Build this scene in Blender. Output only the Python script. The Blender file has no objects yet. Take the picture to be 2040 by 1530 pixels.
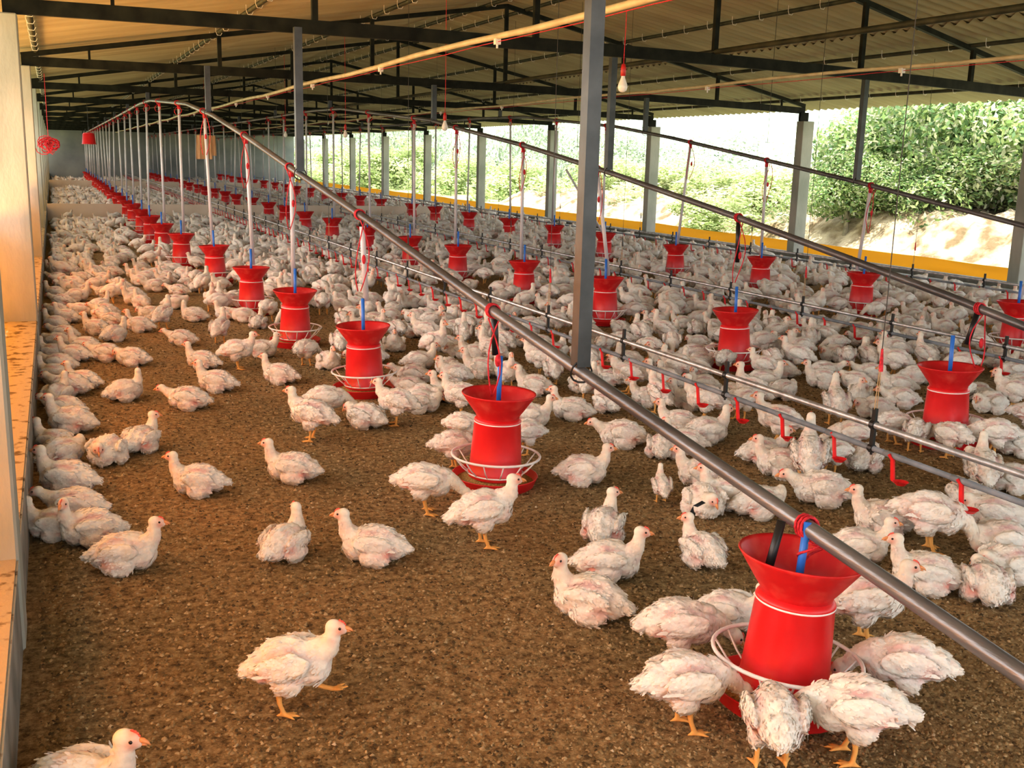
import bpy, bmesh, math, random
import numpy as np
from mathutils import Vector, Matrix, Euler, noise
random.seed(7)
PI = math.pi
SC = bpy.context.scene
COL = SC.collection

# ------------------------------------------------------------------ camera
FPX, YAW, PIT, ROL = 2079.76, 0.4119966, 0.2106600, 0.0266347
CX, CY, HC = 1020.0, 765.0, 1.5
_c, _s = math.cos, math.sin
FWD = Vector((_s(YAW)*_c(PIT), _c(YAW)*_c(PIT), -_s(PIT)))
_r = Vector((_c(YAW), -_s(YAW), 0.0)); _u = _r.cross(FWD)
RT = _r*_c(ROL) + _u*_s(ROL)
UP = -_r*_s(ROL) + _u*_c(ROL)
def ray(x, y): return FWD*FPX + RT*(x-CX) - UP*(y-CY)
def at(x, y, z=0.0):
    d = ray(x, y); t = (z-HC)/d.z
    return Vector((d.x*t, d.y*t, z))
def atX(x, y, X):
    d = ray(x, y); t = X/d.x
    return Vector((X, d.y*t, HC+d.z*t))
def proj(p):
    q = Vector(p)-Vector((0, 0, HC)); w = q.dot(FWD)
    return (CX+FPX*q.dot(RT)/w, CY-FPX*q.dot(UP)/w)
cam = bpy.data.cameras.new('camera'); cam.sensor_width = 36.0
cam.lens = FPX/2040*36; cam.clip_start = 0.05; cam.clip_end = 900
co = bpy.data.objects.new('camera', cam); COL.objects.link(co)
m = Matrix((RT, UP, -FWD)).transposed().to_4x4(); m.translation = (0, 0, HC)
co.matrix_world = m
SC.camera = co

# ------------------------------------------------------------------ materials
def new_mat(name, base=(.8, .8, .8), rough=.6, metal=0.0, spec=.5):
    m = bpy.data.materials.new(name); m.use_nodes = True
    b = m.node_tree.nodes['Principled BSDF']
    b.inputs['Base Color'].default_value = (*base, 1)
    b.inputs['Roughness'].default_value = rough
    b.inputs['Metallic'].default_value = metal
    b.inputs['Specular IOR Level'].default_value = spec
    return m
def N(m, t, **kw):
    n = m.node_tree.nodes.new(t)
    for k, v in kw.items():
        if k in n.inputs: n.inputs[k].default_value = v
        else: setattr(n, k, v)
    return n
def L(m, a, b): m.node_tree.links.new(a, b)
def BS(m): return m.node_tree.nodes['Principled BSDF']
def ramp(m, stops, fac):
    r = N(m, 'ShaderNodeValToRGB'); e = r.color_ramp.elements
    while len(e) < len(stops): e.new(.5)
    for i, (p, c) in enumerate(stops): e[i].position = p; e[i].color = (*c, 1)
    L(m, fac, r.inputs[0]); return r.outputs[0]
def noisy(name, c1, c2, scale=8, rough=.7, metal=0, bump=.0, bscale=None, detail=5, lo=.35, hi=.65, spec=.4, stretch=None, bdist=.01):
    m = new_mat(name, c1, rough, metal, spec)
    tc = N(m, 'ShaderNodeTexCoord'); vec = tc.outputs['Object']
    if stretch:
        mp = N(m, 'ShaderNodeMapping'); mp.inputs['Scale'].default_value = stretch
        L(m, vec, mp.inputs[0]); vec = mp.outputs[0]
    n = N(m, 'ShaderNodeTexNoise', Scale=scale, Detail=detail); L(m, vec, n.inputs['Vector'])
    L(m, ramp(m, [(lo, c1), (hi, c2)], n.outputs['Fac']), BS(m).inputs['Base Color'])
    if bump:
        n2 = N(m, 'ShaderNodeTexNoise', Scale=bscale or scale*4, Detail=6); L(m, vec, n2.inputs['Vector'])
        b = N(m, 'ShaderNodeBump', Strength=bump, Distance=bdist); L(m, n2.outputs['Fac'], b.inputs['Height'])
        L(m, b.outputs[0], BS(m).inputs['Normal'])
    return m
M = {}
M['galv'] = noisy('galvanised_steel', (.36, .37, .39), (.60, .61, .63), 14, .38, .75, .15, 60)
M['pipegrey'] = noisy('weathered_steel_pipe', (.10, .10, .105), (.22, .22, .225), 9, .36, .55, .2, 70, stretch=(1, .15, 1))
M['blacksteel'] = noisy('black_painted_steel', (.006, .007, .005), (.020, .022, .015), 7, .65, 0, spec=.15)
M['poststeel'] = noisy('grey_black_post_steel', (.022, .025, .026), (.05, .056, .06), 9, .38, .1, spec=.6)
M['purlin'] = noisy('olive_steel_purlin', (.02, .024, .014), (.06, .06, .035), 6, .6, 0)
M['red'] = noisy('red_plastic', (.54, .009, .012), (.70, .02, .024), 5, .34, 0, .05, 40, spec=.5)
M['reddust'] = noisy('dusty_red_plastic', (.54, .011, .014), (.68, .08, .06), 16, .42, 0, lo=.5, hi=.85)
M['white'] = noisy('white_wire_plastic', (.72, .68, .66), (.84, .81, .79), 12, .5)
M['pvc'] = noisy('white_pvc_tube', (.52, .52, .55), (.72, .72, .75), 7, .4, stretch=(1, 1, .4))
M['cream'] = noisy('cream_pvc_pipe', (.50, .44, .30), (.68, .62, .45), 5, .45)
M['blue'] = new_mat('blue_plastic', (.03, .17, .60), .4)
M['darkplastic'] = new_mat('black_plastic', (.012, .012, .012), .4)
M['greypvc'] = noisy('grey_pvc_pipe', (.15, .17, .19), (.26, .28, .31), 8, .42)
M['rope'] = noisy('red_nylon_rope', (.45, .01, .02), (.75, .04, .06), 60, .6, bump=.5, bscale=220)
M['twine'] = new_mat('tan_twine', (.45, .30, .15), .8)
M['wire'] = new_mat('dark_wire', (.05, .045, .04), .5, .4)
M['feed'] = noisy('yellow_feed', (.22, .12, .03), (.50, .33, .10), 120, .9, bump=.6, bscale=200)
M['beak'] = new_mat('orange_beak', (.70, .30, .12), .45)
M['comb'] = noisy('red_comb', (.62, .07, .05), (.78, .16, .11), 90, .55)
M['eye'] = new_mat('dark_eye', (.02, .012, .01), .15)
M['bulb'] = new_mat('milky_bulb_glass', (.85, .84, .80), .15)
M['bulbcap'] = new_mat('red_bulb_holder', (.5, .02, .02), .4)
M['sack'] = noisy('tan_sack_cloth', (.42, .25, .12), (.62, .42, .24), 12, .9, stretch=(3, 3, .4))
M['conc'] = noisy('pale_concrete', (.27, .29, .25), (.42, .42, .38), 3, .85, bump=.25, bscale=40, stretch=(1, 1, .4))
M['concdark'] = noisy('grey_concrete_curb', (.16, .16, .14), (.30, .29, .26), 6, .9, bump=.3, bscale=50)
M['curbtop'] = noisy('dirty_concrete_top', (.13, .10, .06), (.40, .37, .30), 16, .9, bump=.3, bscale=60, lo=.36, hi=.46)
M['partition'] = noisy('cream_partition_board', (.70, .58, .46), (.82, .72, .60), 1.2, .6)
M['endwall'] = noisy('grey_end_wall', (.20, .22, .23), (.33, .35, .34), .8, .8)
M['black'] = new_mat('black_feather', (.01, .01, .01), .6)
# roof sheet
mr = noisy('fibre_cement_roof', (.30, .255, .165), (.43, .375, .255), 2.2, .9, stretch=(.25, 1.5, 1), lo=.3, hi=.7)
M['roof'] = mr
# litter
ml = new_mat('brown_litter', (.3, .2, .1), .95, spec=.15)
tc = N(ml, 'ShaderNodeTexCoord')
n1 = N(ml, 'ShaderNodeTexNoise', Scale=30, Detail=10, Roughness=.74); L(ml, tc.outputs['Object'], n1.inputs['Vector'])
n2 = N(ml, 'ShaderNodeTexNoise', Scale=1.3, Detail=4); L(ml, tc.outputs['Object'], n2.inputs['Vector'])
n3 = N(ml, 'ShaderNodeTexNoise', Scale=130, Detail=5, Roughness=.7); L(ml, tc.outputs['Object'], n3.inputs['Vector'])
cA = ramp(ml, [(.32, (.045, .028, .013)), (.41, (.20, .135, .065)), (.51, (.42, .30, .155)), (.66, (.70, .55, .33))], n1.outputs['Fac'])
mx = N(ml, 'ShaderNodeMix', data_type='RGBA', blend_type='MULTIPLY'); mx.inputs[0].default_value = 1
L(ml, cA, mx.inputs[6]); L(ml, ramp(ml, [(.35, (.78, .80, .74)), (.65, (1.12, 1.0, .88))], n2.outputs['Fac']), mx.inputs[7])
mx2 = N(ml, 'ShaderNodeMix', data_type='RGBA', blend_type='OVERLAY'); mx2.inputs[0].default_value = .75
L(ml, mx.outputs[2], mx2.inputs[6]); L(ml, n3.outputs['Fac'], mx2.inputs[7])
L(ml, mx2.outputs[2], BS(ml).inputs['Base Color'])
ad = N(ml, 'ShaderNodeMath', operation='ADD'); L(ml, n1.outputs['Fac'], ad.inputs[0])
m3 = N(ml, 'ShaderNodeMath', operation='MULTIPLY'); L(ml, n3.outputs['Fac'], m3.inputs[0]); m3.inputs[1].default_value = .4
L(ml, m3.outputs[0], ad.inputs[1])
b = N(ml, 'ShaderNodeBump', Strength=.9, Distance=.03); L(ml, ad.outputs[0], b.inputs['Height']); L(ml, b.outputs[0], BS(ml).inputs['Normal'])
M['litter'] = ml
# tarp, translucent
def tarp_mat(name, col, tr=.6, emis=0):
    m = new_mat(name, col, .6)
    t = N(m, 'ShaderNodeBsdfTranslucent'); t.inputs[0].default_value = (*col, 1)
    mixs = N(m, 'ShaderNodeMixShader'); mixs.inputs[0].default_value = tr
    out = m.node_tree.nodes['Material Output']
    L(m, BS(m).outputs[0], mixs.inputs[1]); L(m, t.outputs[0], mixs.inputs[2]); L(m, mixs.outputs[0], out.inputs[0])
    return m, t
M['tarp'], tt = tarp_mat('yellow_tarpaulin', (.80, .36, .02), .35)
M['net'], tt = tarp_mat('orange_mesh_curtain', (.95, .48, .04), .75)
w = N(M['net'], 'ShaderNodeTexChecker', Scale=90); tcn = N(M['net'], 'ShaderNodeTexCoord'); L(M['net'], tcn.outputs['Object'], w.inputs[0])
w.inputs[1].default_value = (.98, .55, .06, 1); w.inputs[2].default_value = (.70, .27, .02, 1)
L(M['net'], w.outputs[0], tt.inputs[0]); L(M['net'], w.outputs[0], BS(M['net']).inputs['Base Color'])
# vertex-colour materials
def attr_mat(name, rough=.85, tr=0.0, spec=.2, nz=.12, nscale=60, bump=0):
    m = new_mat(name, (1, 1, 1), rough, spec=spec)
    a = N(m, 'ShaderNodeAttribute', attribute_name='Col')
    tc = N(m, 'ShaderNodeTexCoord')
    n = N(m, 'ShaderNodeTexNoise', Scale=nscale, Detail=5); L(m, tc.outputs['Object'], n.inputs['Vector'])
    mx = N(m, 'ShaderNodeMix', data_type='RGBA', blend_type='MULTIPLY'); mx.inputs[0].default_value = 1
    L(m, a.outputs['Color'], mx.inputs[6]); L(m, ramp(m, [(.3, (1-nz,)*3), (.7, (1.0, 1.0, 1.0))], n.outputs['Fac']), mx.inputs[7])
    L(m, mx.outputs[2], BS(m).inputs['Base Color'])
    if bump:
        b = N(m, 'ShaderNodeBump', Strength=bump, Distance=.004); L(m, n.outputs['Fac'], b.inputs['Height']); L(m, b.outputs[0], BS(m).inputs['Normal'])
    if tr:
        t = N(m, 'ShaderNodeBsdfTranslucent'); L(m, mx.outputs[2], t.inputs[0])
        s = N(m, 'ShaderNodeMixShader'); s.inputs[0].default_value = tr
        L(m, BS(m).outputs[0], s.inputs[1]); L(m, t.outputs[0], s.inputs[2]); L(m, s.outputs[0], m.node_tree.nodes['Material Output'].inputs[0])
    return m
M['chick'] = attr_mat('chicken_plumage', .9, 0, .12, .10, 70, .35)
M['leaf'] = attr_mat('leaf_green', .6, .45, .3, .05, 5)
M['flake'] = attr_mat('litter_flake', .9)
M['hill'] = attr_mat('hazy_hillside', 1.0, 0, 0, .35, .12)
M['bank'] = noisy('dry_earth_bank', (.20, .14, .075), (.62, .50, .36), 2.2, .95, bump=.8, bscale=5, detail=9, lo=.38, hi=.60, bdist=.12)
M['trunk'] = noisy('tree_bark', (.16, .13, .10), (.32, .28, .22), 6, .9, bump=.4)
M['ground'] = noisy('grassy_ground', (.30, .38, .14), (.62, .62, .38), .5, .95, detail=8)

# ------------------------------------------------------------------ mesh helpers
def mesh_obj(name, bm, mat, parent=None, smooth=False, loc=None):
    me = bpy.data.meshes.new(name); bm.to_mesh(me); bm.free()
    if mat: me.materials.append(mat)
    if smooth:
        me.polygons.foreach_set('use_smooth', [True]*len(me.polygons))
    o = bpy.data.objects.new(name, me); COL.objects.link(o)
    if parent: o.parent = parent
    if loc is not None: o.location = loc
    return o
def link_mesh(name, me, parent=None, loc=None):
    o = bpy.data.objects.new(name, me); COL.objects.link(o)
    if parent: o.parent = parent
    if loc is not None: o.location = loc
    return o
def tag(o, label, cat, group=None, kind=None):
    o['label'] = label; o['category'] = cat
    if group: o['group'] = group
    if kind: o['kind'] = kind
    return o
def struct(o): o['kind'] = 'structure'; return o
def empty(name, loc=(0, 0, 0), rz=0):
    o = bpy.data.objects.new(name, None); COL.objects.link(o); o.location = loc; o.rotation_euler = (0, 0, rz)
    o.empty_display_size = .1; return o
def box(bm, x0, x1, y0, y1, z0, z1):
    r = bmesh.ops.create_cube(bm, size=1, matrix=Matrix.Translation(((x0+x1)/2, (y0+y1)/2, (z0+z1)/2)) @ Matrix.Diagonal((x1-x0, y1-y0, z1-z0, 1)))
    return r['verts']
def bar(bm, p, q, w, h=None, up=Vector((0, 0, 1))):
    """square-section bar from p to q"""
    p = Vector(p); q = Vector(q); h = h or w; d = (q-p); ln = d.length; d.normalize()
    if abs(d.dot(up)) > .99: up = Vector((0, 1, 0))
    s = d.cross(up).normalized(); u = s.cross(d)
    mt = Matrix((s, d, u)).transposed().to_4x4(); mt.translation = (p+q)/2
    bmesh.ops.create_cube(bm, size=1, matrix=mt @ Matrix.Diagonal((w, ln, h, 1)))
def tube(bm, pts, r, seg=12, cap=True, closed=False):
    pts = [Vector(p) for p in pts]; n = len(pts); rings = []
    rr = r if isinstance(r, (list, tuple)) else [r]*n
    prev = None
    for i, p in enumerate(pts):
        if closed: t = (pts[(i+1) % n]-pts[i-1])
        else: t = pts[min(i+1, n-1)]-pts[max(i-1, 0)]
        t.normalize()
        if prev is None:
            a = Vector((0, 0, 1)) if abs(t.z) < .9 else Vector((0, 1, 0))
            s = t.cross(a).normalized()
        else:
            s = (prev - t*prev.dot(t)).normalized()
        prev = s; u = s.cross(t)
        rings.append([bm.verts.new(p + (s*math.cos(2*PI*k/seg) + u*math.sin(2*PI*k/seg))*rr[i]) for k in range(seg)])
    m_ = n if closed else n-1
    for i in range(m_):
        a, b = rings[i], rings[(i+1) % n]
        for k in range(seg): bm.faces.new((a[k], a[(k+1) % seg], b[(k+1) % seg], b[k]))
    if cap and not closed:
        bm.faces.new(rings[0][::-1]); bm.faces.new(rings[-1])
def lathe(bm, prof, seg=40, c=(0, 0)):
    rings = []
    for r, z in prof:
        if r < 1e-5: rings.append([bm.verts.new((c[0], c[1], z))])
        else: rings.append([bm.verts.new((c[0]+r*math.cos(2*PI*k/seg), c[1]+r*math.sin(2*PI*k/seg), z)) for k in range(seg)])
    for a, b in zip(rings, rings[1:]):
        for k in range(seg):
            k2 = (k+1) % seg
            if len(a) == 1 and len(b) == 1: continue
            if len(a) == 1: bm.faces.new((a[0], b[k], b[k2]))
            elif len(b) == 1: bm.faces.new((a[k], a[k2], b[0]))
            else: bm.faces.new((a[k], a[k2], b[k2], b[k]))
def BM(): return bmesh.new()
def one(fn, *a, **k):
    bm = BM(); fn(bm, *a, **k); return bm
def copy_tree(o, parent=None):
    c = o.copy(); COL.objects.link(c); c.parent = parent
    for ch in o.children: copy_tree(ch, c)
    return c

# ------------------------------------------------------------------ the shed shell
XL, XR = -.17, 11.4
YEND = 57.6
TR_Y = [3.35, 8.15, 13.1, 17.95, 22.8, 27.6, 32.45, 37.3, 42.1, 46.95, 51.8, 56.6]
def skew(X, Y): return Y + 1.35*(X+.2)/11.6*(1 if Y < 60 else 0)
bm = BM(); box(bm, -1.6, 11.2, -3, YEND+.2, -.25, 0)
struct(mesh_obj('floor', bm, M['litter']))
bm = BM(); box(bm, -.45, XL, -3, YEND, -.2, .275)
struct(mesh_obj('wall_left', bm, M['concdark']))
bm = BM(); box(bm, -.47, XL+.006, -3, YEND, .276, .3)
bmesh.ops.bevel(bm, geom=bm.edges[:], offset=.006, segments=2, affect='EDGES')
struct(mesh_obj('trim_1', bm, M['curbtop']))
bm = BM(); box(bm, 10.98, 11.85, -3, YEND, -.2, .055); box(bm, 11.25, 11.62, -3, YEND, .055, .10)
struct(mesh_obj('wall_right', bm, M['concdark']))
bm = BM(); box(bm, -.5, 12.0, YEND, YEND+.15, -.2, 3.7)
struct(mesh_obj('wall_back', bm, M['endwall']))

# roof: two corrugated slopes, two rows of sheets each
RZ0, RZ1 = 2.60, 3.62
def roof_z(X): return RZ0 + (1-abs(X-5.65)/5.85)*(RZ1-RZ0)
bm = BM()
pitch = .177; step = pitch/6; ny = int((YEND+3.2)/step)
for (xa, xb, dz) in ((-.95, 2.55, 0), (2.35, 5.70, .02), (5.60, 9.15, .02), (8.9, 12.1, 0)):
    rows = []
    for X in (xa, (xa+xb)/2, xb):
        rows.append([bm.verts.new((X, -2.6+j*step, roof_z(X)+dz+.024*math.sin(2*PI*j/6))) for j in range(ny)])
    for a, b_ in zip(rows, rows[1:]):
        for j in range(ny-1): bm.faces.new((a[j], b_[j], b_[j+1], a[j+1]))
roof = struct(mesh_obj('ceiling', bm, M['roof'], smooth=True))
bm = BM()
rows = [[bm.verts.new((X, -2.6+j*.5, roof_z(X)+.05+ (.03 if abs(X-5.65) < .05 else 0))) for j in range(int((YEND+3.2)/.5)+1)] for X in (5.35, 5.65, 5.95)]
for a, b_ in zip(rows, rows[1:]):
    for j in range(len(a)-1): bm.faces.new((a[j], b_[j], b_[j+1], a[j+1]))
struct(mesh_obj('trim_2', bm, M['roof']))

# purlins with hook bolts
def rafter_z(X): return 2.50 + (1-abs(X-5.65)/5.85)*(3.50-2.50)
pl = ['eave pipe over the left concrete pillars', 'second purlin up from the left eave', 'third purlin up from the left eave', 'purlin just left of the roof ridge',
      'purlin just right of the roof ridge', 'third purlin up from the right eave', 'second purlin up from the right eave', 'eave pipe along the open right side']
for i, X in enumerate((-.1, 1.88, 3.76, 5.35, 5.95, 7.6, 9.45, 11.2)):
    r = empty('purlin', (0, 0, 0)); tag(r, 'round steel roof ' + pl[i], 'purlin', 'purlins under the roof sheets')
    z = rafter_z(X)+.030
    bm = BM(); tube(bm, [(X, -2, z), (X, YEND-.1, z)], .024, 12); mesh_obj('pipe', bm, M['purlin'], r, True)
    bm = BM(); random.seed(i)
    y = 2.0
    while y < 40:
        tube(bm, [(X-.034, y, z+.06), (X-.034, y, z), (X-.02, y, z-.036), (X+.02, y, z-.038), (X+.036, y, z-.01)], .0035, 5)
        y += .531
    mesh_obj('hook_bolts', bm, M['white'], r.children[0])['kind'] = 'stuff'

# trusses
VX = (1.88, 3.76, 5.65, 7.6, 9.45)
ordn = ['nearest', 'second', 'third', 'fourth', 'fifth', 'sixth', 'seventh', 'eighth', 'ninth', 'tenth', 'eleventh', 'twelfth', 'thirteenth']
def chord_pt(X, Y): 
    t = (X+.25)/11.7
    return Vector((X, skew(X, Y) - .35*math.sin(PI*t), 2.43 + .03*math.sin(PI*t)))
for i, Y in enumerate(TR_Y):
    r = empty('roof_truss', (0, Y, 0)); r_off = Vector((0, Y, 0))
    tag(r, f'black steel roof truss, {ordn[i]} across the shed from the camera end', 'truss', 'roof trusses')
    bm = BM(); xs = [-.25+11.7*k/8 for k in range(9)]
    for a, b_ in zip(xs, xs[1:]): bar(bm, chord_pt(a, Y)-r_off, chord_pt(b_, Y)-r_off, .05, .10)
    mesh_obj('bottom_chord', bm, M['blacksteel'], r)
    for xa, xb in ((-.25, 5.65), (5.65, 11.45)):
        a = chord_pt(xa, Y); b_ = chord_pt(xb, Y); a.z = rafter_z(xa); b_.z = rafter_z(xb)
        bm = BM(); bar(bm, a-r_off, b_-r_off, .05, .055); mesh_obj('rafter', bm, M['blacksteel'], r)
    for X in (.45,)+VX+(10.9,):
        a = chord_pt(X, Y); b_ = a.copy(); b_.z = rafter_z(X)-.02; a.z += .04
        bm = BM(); bar(bm, a-r_off, b_-r_off, .045 if X not in (.45, 10.9) else .025); mesh_obj('vertical_strut', bm, M['blacksteel'], r)
# centre tie pipe along the chords
bm = BM(); tube(bm, [chord_pt(5.65, Y)+Vector((0, 0, .065)) for Y in TR_Y], .024, 10)
tag(mesh_obj('tie_pipe', bm, M['purlin'], smooth=True), 'long steel tie pipe running over the middle of the truss chords', 'pipe')

# pillars
for i, Y in enumerate(TR_Y):
    if i == 0: z1 = 2.38
    bm = BM(); box(bm, -.46, -.162, -.10, .10, .0, 2.38); bmesh.ops.bevel(bm, geom=bm.edges[:], offset=.008, segments=1, affect='EDGES')
    o = mesh_obj('concrete_pillar', bm, M['conc'], loc=(0, Y+.02, 0))
    tag(o, f'pale concrete pillar in the left wall, {ordn[i]} from the camera', 'pillar', 'left wall pillars')
for i, Y in enumerate([5.0]+TR_Y[1:]):
    Yp = skew(11.3, TR_Y[i])-.02
    if i == 0: Yp = 5.1
    if i == 1: Yp = 9.86
    r = empty('concrete_pillar', (11.47, Yp, 0)); tag(r, f'concrete pillar on the open right side, {ordn[i]} from the camera', 'pillar', 'right side pillars')
    bm = BM(); box(bm, -.11, .11, -.09, .09, .1, 2.26); bmesh.ops.bevel(bm, geom=bm.edges[:], offset=.006, segments=1, affect='EDGES'); mesh_obj('shaft', bm, M['conc'], r)
    bm = BM(); box(bm, -.13, .03, -.03, .03, 2.26, 2.40); mesh_obj('bracket', bm, M['blacksteel'], r)

# tarps
def cloth_strip(x, z0, z1, y0, y1, amp, n=260):
    bm = BM(); rows = []
    for k in range(5):
        z = z0+(z1-z0)*k/4
        rows.append([bm.verts.new((x+amp*noise.noise(Vector((j*.23, k*.9, x)))+(.012 if k == 4 else 0), y0+(y1-y0)*j/n, z+(.02*noise.noise(Vector((j*.15, 3.3, x))) if k in (3, 4) else 0))) for j in range(n+1)])
    for a, b_ in zip(rows, rows[1:]):
        for j in range(n): bm.faces.new((a[j], a[j+1], b_[j+1], b_[j]))
    return bm
tag(mesh_obj('tarpaulin', cloth_strip(11.92, .03, .245, 4, YEND-.5, .03), M['tarp'], smooth=True), 'yellow tarpaulin strip rolled low along the open right side', 'tarpaulin')
tag(mesh_obj('mesh_curtain', cloth_strip(-.56, .22, .98, -2, YEND-.5, .03), M['net'], smooth=True), 'orange woven mesh curtain hung outside the left pillars', 'curtain')

# partitions
for (Y, xe, lab) in ((24.45, 8.75, 'low cream partition board across the pen, the nearer one'), (42.9, 9.6, 'low cream partition board across the pen, the farther one')):
    bm = BM(); box(bm, XL+.01, xe, Y, Y+.03, 0, .36)
    tag(mesh_obj('partition_board', bm, M['partition']), lab, 'partition')

# ------------------------------------------------------------------ feeders
def feeder_proto():
    r = empty('poultry_feeder')
    bm = BM(); lathe(bm, [(.085, .318), (.098, .325), (.103, .345), (.125, .375), (.168, .437), (.174, .445), (.172, .449), (.163, .440), (.120, .380), (.097, .350), (.094, .330)], 48)
    mesh_obj('funnel', bm, M['reddust'], r, True)
    bm = BM(); lathe(bm, [(.118, .045), (.127, .05), (.127, .075), (.124, .08), (.109, .312), (.111, .316), (.109, .322), (.100, .334), (.094, .334)], 48)
    barrel = mesh_obj('barrel', bm, M['red'], r, True)
    bm = BM(); lathe(bm, [(.1085, .309), (.1115, .311), (.1115, .315), (.1085, .317)], 48)
    mesh_obj('barrel_band', bm, M['white'], barrel, True)
    bm = BM(); lathe(bm, [(0, .004), (.175, .004), (.186, .012), (.200, .052), (.203, .056), (.198, .057), (.181, .016), (.172, .012), (0, .012)], 48)
    pan = mesh_obj('pan', bm, M['red'], r, True)
    bm = BM(); lathe(bm, [(.100, .05), (.13, .038), (.18, .028), (.185, .025)], 40)
    mesh_obj('feed', bm, M['feed'], pan, True)['kind'] = 'stuff'
    bm = BM(); n = 40
    tube(bm, [(.207*math.cos(2*PI*k/n), .207*math.sin(2*PI*k/n), .150) for k in range(n)], .006, 8, closed=True)
    for k in range(14):
        a = 2*PI*k/14+.1
        tube(bm, [(.205*math.cos(a), .205*math.sin(a), .148), (.165*math.cos(a), .165*math.sin(a), .098), (.128*math.cos(a), .128*math.sin(a), .066)], .0032, 6)
    tube(bm, [(.130*math.cos(2*PI*k/n), .130*math.sin(2*PI*k/n), .066) for k in range(n)], .004, 6, closed=True)
    mesh_obj('guard_ring', bm, M['white'], r, True)
    bm = BM(); tube(bm, [(0, 0, .36), (.002, 0, .62)], .0115, 12)
    mesh_obj('hanger_tube', bm, M['blue'], r, True)
    return r
def x_row(row, Y):
    t = min(max((Y-2.2)/15, 0), 1)
    if row == 0: return 1.86-.42*t
    if row == 1: return 4.72-.32*t
    return 7.72
PPX = [[(2300, 1555), (2040, 1348), (1585, 1035), (990, 625), (735, 440), (580, 335), (495, 275), (424, 230), (372, 207)],
       [(2300, 755), (2040, 650), (1890, 590), (1475, 435), (1218, 345), (1045, 290), (910, 255), (860, 240)],
       [(2300, 540), (2040, 450), (1706, 362), (1530, 320), (1340, 275), (1225, 252)]]
prof = []
for row in range(3):
    pr = []
    for px, py in PPX[row]:
        X = 4.
        for _ in range(8):
            q = atX(px, py, x_row(row, 8.) if _ == 0 else X); X = x_row(row, q.y)
        pr.append((q.y, q.z))
    pr += [(17.4, 2.26), (19.5, 2.29), (26, 2.27), (57, 2.22)]
    prof.append(pr)
def pipe_z(row, Y):
    P = prof[row]
    if Y <= P[0][0]: return P[0][1]
    for (a, za), (b_, zb) in zip(P, P[1:]):
        if a <= Y <= b_: return za+(zb-za)*(Y-a)/(b_-a)
    return P[-1][1]
rown = ['left feeder row', 'middle feeder row', 'right feeder row']
for row in range(3):
    bm = BM(); tube(bm, [(x_row(row, Y), Y, z) for Y, z in prof[row]], .0235, 16)
    tag(mesh_obj('hanging_pipe', bm, M['pipegrey'], smooth=True), f'long grey steel pipe sloping down over the {rown[row]}', 'pipe', 'feeder carrier pipes')
    # hanging posts
    for i, Y in enumerate(TR_Y):
        X = x_row(row, Y)
        c = chord_pt(X, Y); yy = c.y-.02
        ppx = {(0, 0): (1157, 712), (0, 1): (597, 330), (0, 2): (415, 215), (1, 1): (1212, 345), (1, 2): (864, 243), (2, 1): (1706, 362), (2, 2): (1285, 262)}
        if i == 0 and row > 0: continue
        if (row, i) in ppx:
            for _ in range(6): q = atX(*ppx[(row, i)], X); X = x_row(row, q.y)
            yy = q.y; c = Vector((X, yy, 2.45))
        z0 = pipe_z(row, yy)+.02
        if c.z-z0 < .06: continue
        rr = empty('hanging_post', (X, yy, 0)); tag(rr, f'dark square post hung from the {ordn[i]} truss over the {rown[row]}', 'post', 'hanging posts')
        bm = BM(); bar(bm, (0, 0, z0), (0, 0, (c.z-.04) if i else 2.45), .056); mesh_obj('shaft', bm, M['poststeel'], rr)
        bm = BM(); n = 14
        tube(bm, [(.045*math.cos(2*PI*k/n), -.01+.01*math.sin(2*PI*k/n*2), z0-.018+.045*math.sin(2*PI*k/n)) for k in range(n)], .004, 6, closed=True)
        mesh_obj('tie_wire', bm, M['darkplastic'], rr)

FEED = []   # (row, k, x, y)
fp = feeder_proto()
protoF = fp; used = False
tops = {0: {0: (1583, 1120), 1: (996, 789), 2: (732, 653), 3: (590, 582), 4: (504, 536), 5: (438, 494)},
        1: {1: (1868, 738), 2: (1475, 621), 3: (1226, 556), 4: (1052, 523), 5: (917, 493), 6: (817, 474)},
        2: {2: (2000, 606), 3: (1720, 547), 4: (1520, 515), 5: (1337, 492), 6: (1208, 466), 7: (1107, 451), 8: (1017, 437)}}
for row in range(3):
    nF = 0
    base = (2.26, 2.25, 2.45)[row]; sp = (2.03, 2.10, 2.07)[row]
    for k in range(28):
        Y = base + sp*k
        if Y > 56.5: break
        X = x_row(row, Y) + random.uniform(-.03, .03)
        if k in tops[row]:
            p = at(*tops[row][k], .43); Y = p.y; X = p.x*.6+x_row(row, Y)*.4
            base = Y - sp*k
        px = proj((X, Y, .3))
        if px[0] > 2110: continue
        if abs(Y-24.45) < .25: Y -= .4
        f_ = protoF if not used else copy_tree(protoF)
        used = True
        f_.location = (X, Y, 0 if k % 5 else .01); f_.rotation_euler = (random.uniform(-.02, .02), random.uniform(-.03, .03), random.uniform(0, 6))
        if row == 0 and k == 0: f_.location = (X-.035, Y-.015, .012); f_.rotation_euler = Euler((0, .075, 0)).to_matrix().to_euler()
        if Y > 24.45: zone = 'beyond the first partition'
        else: zone = ''
        nm = ordn[nF] if nF < 13 else f'number {nF+1}'
        tag(f_, f'red tube feeder with white ring, {nm} from camera in the {rown[row]}', 'feeder', 'red poultry feeders')
        FEED.append((row, k, X, Y, nF)); nF += 1
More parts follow.
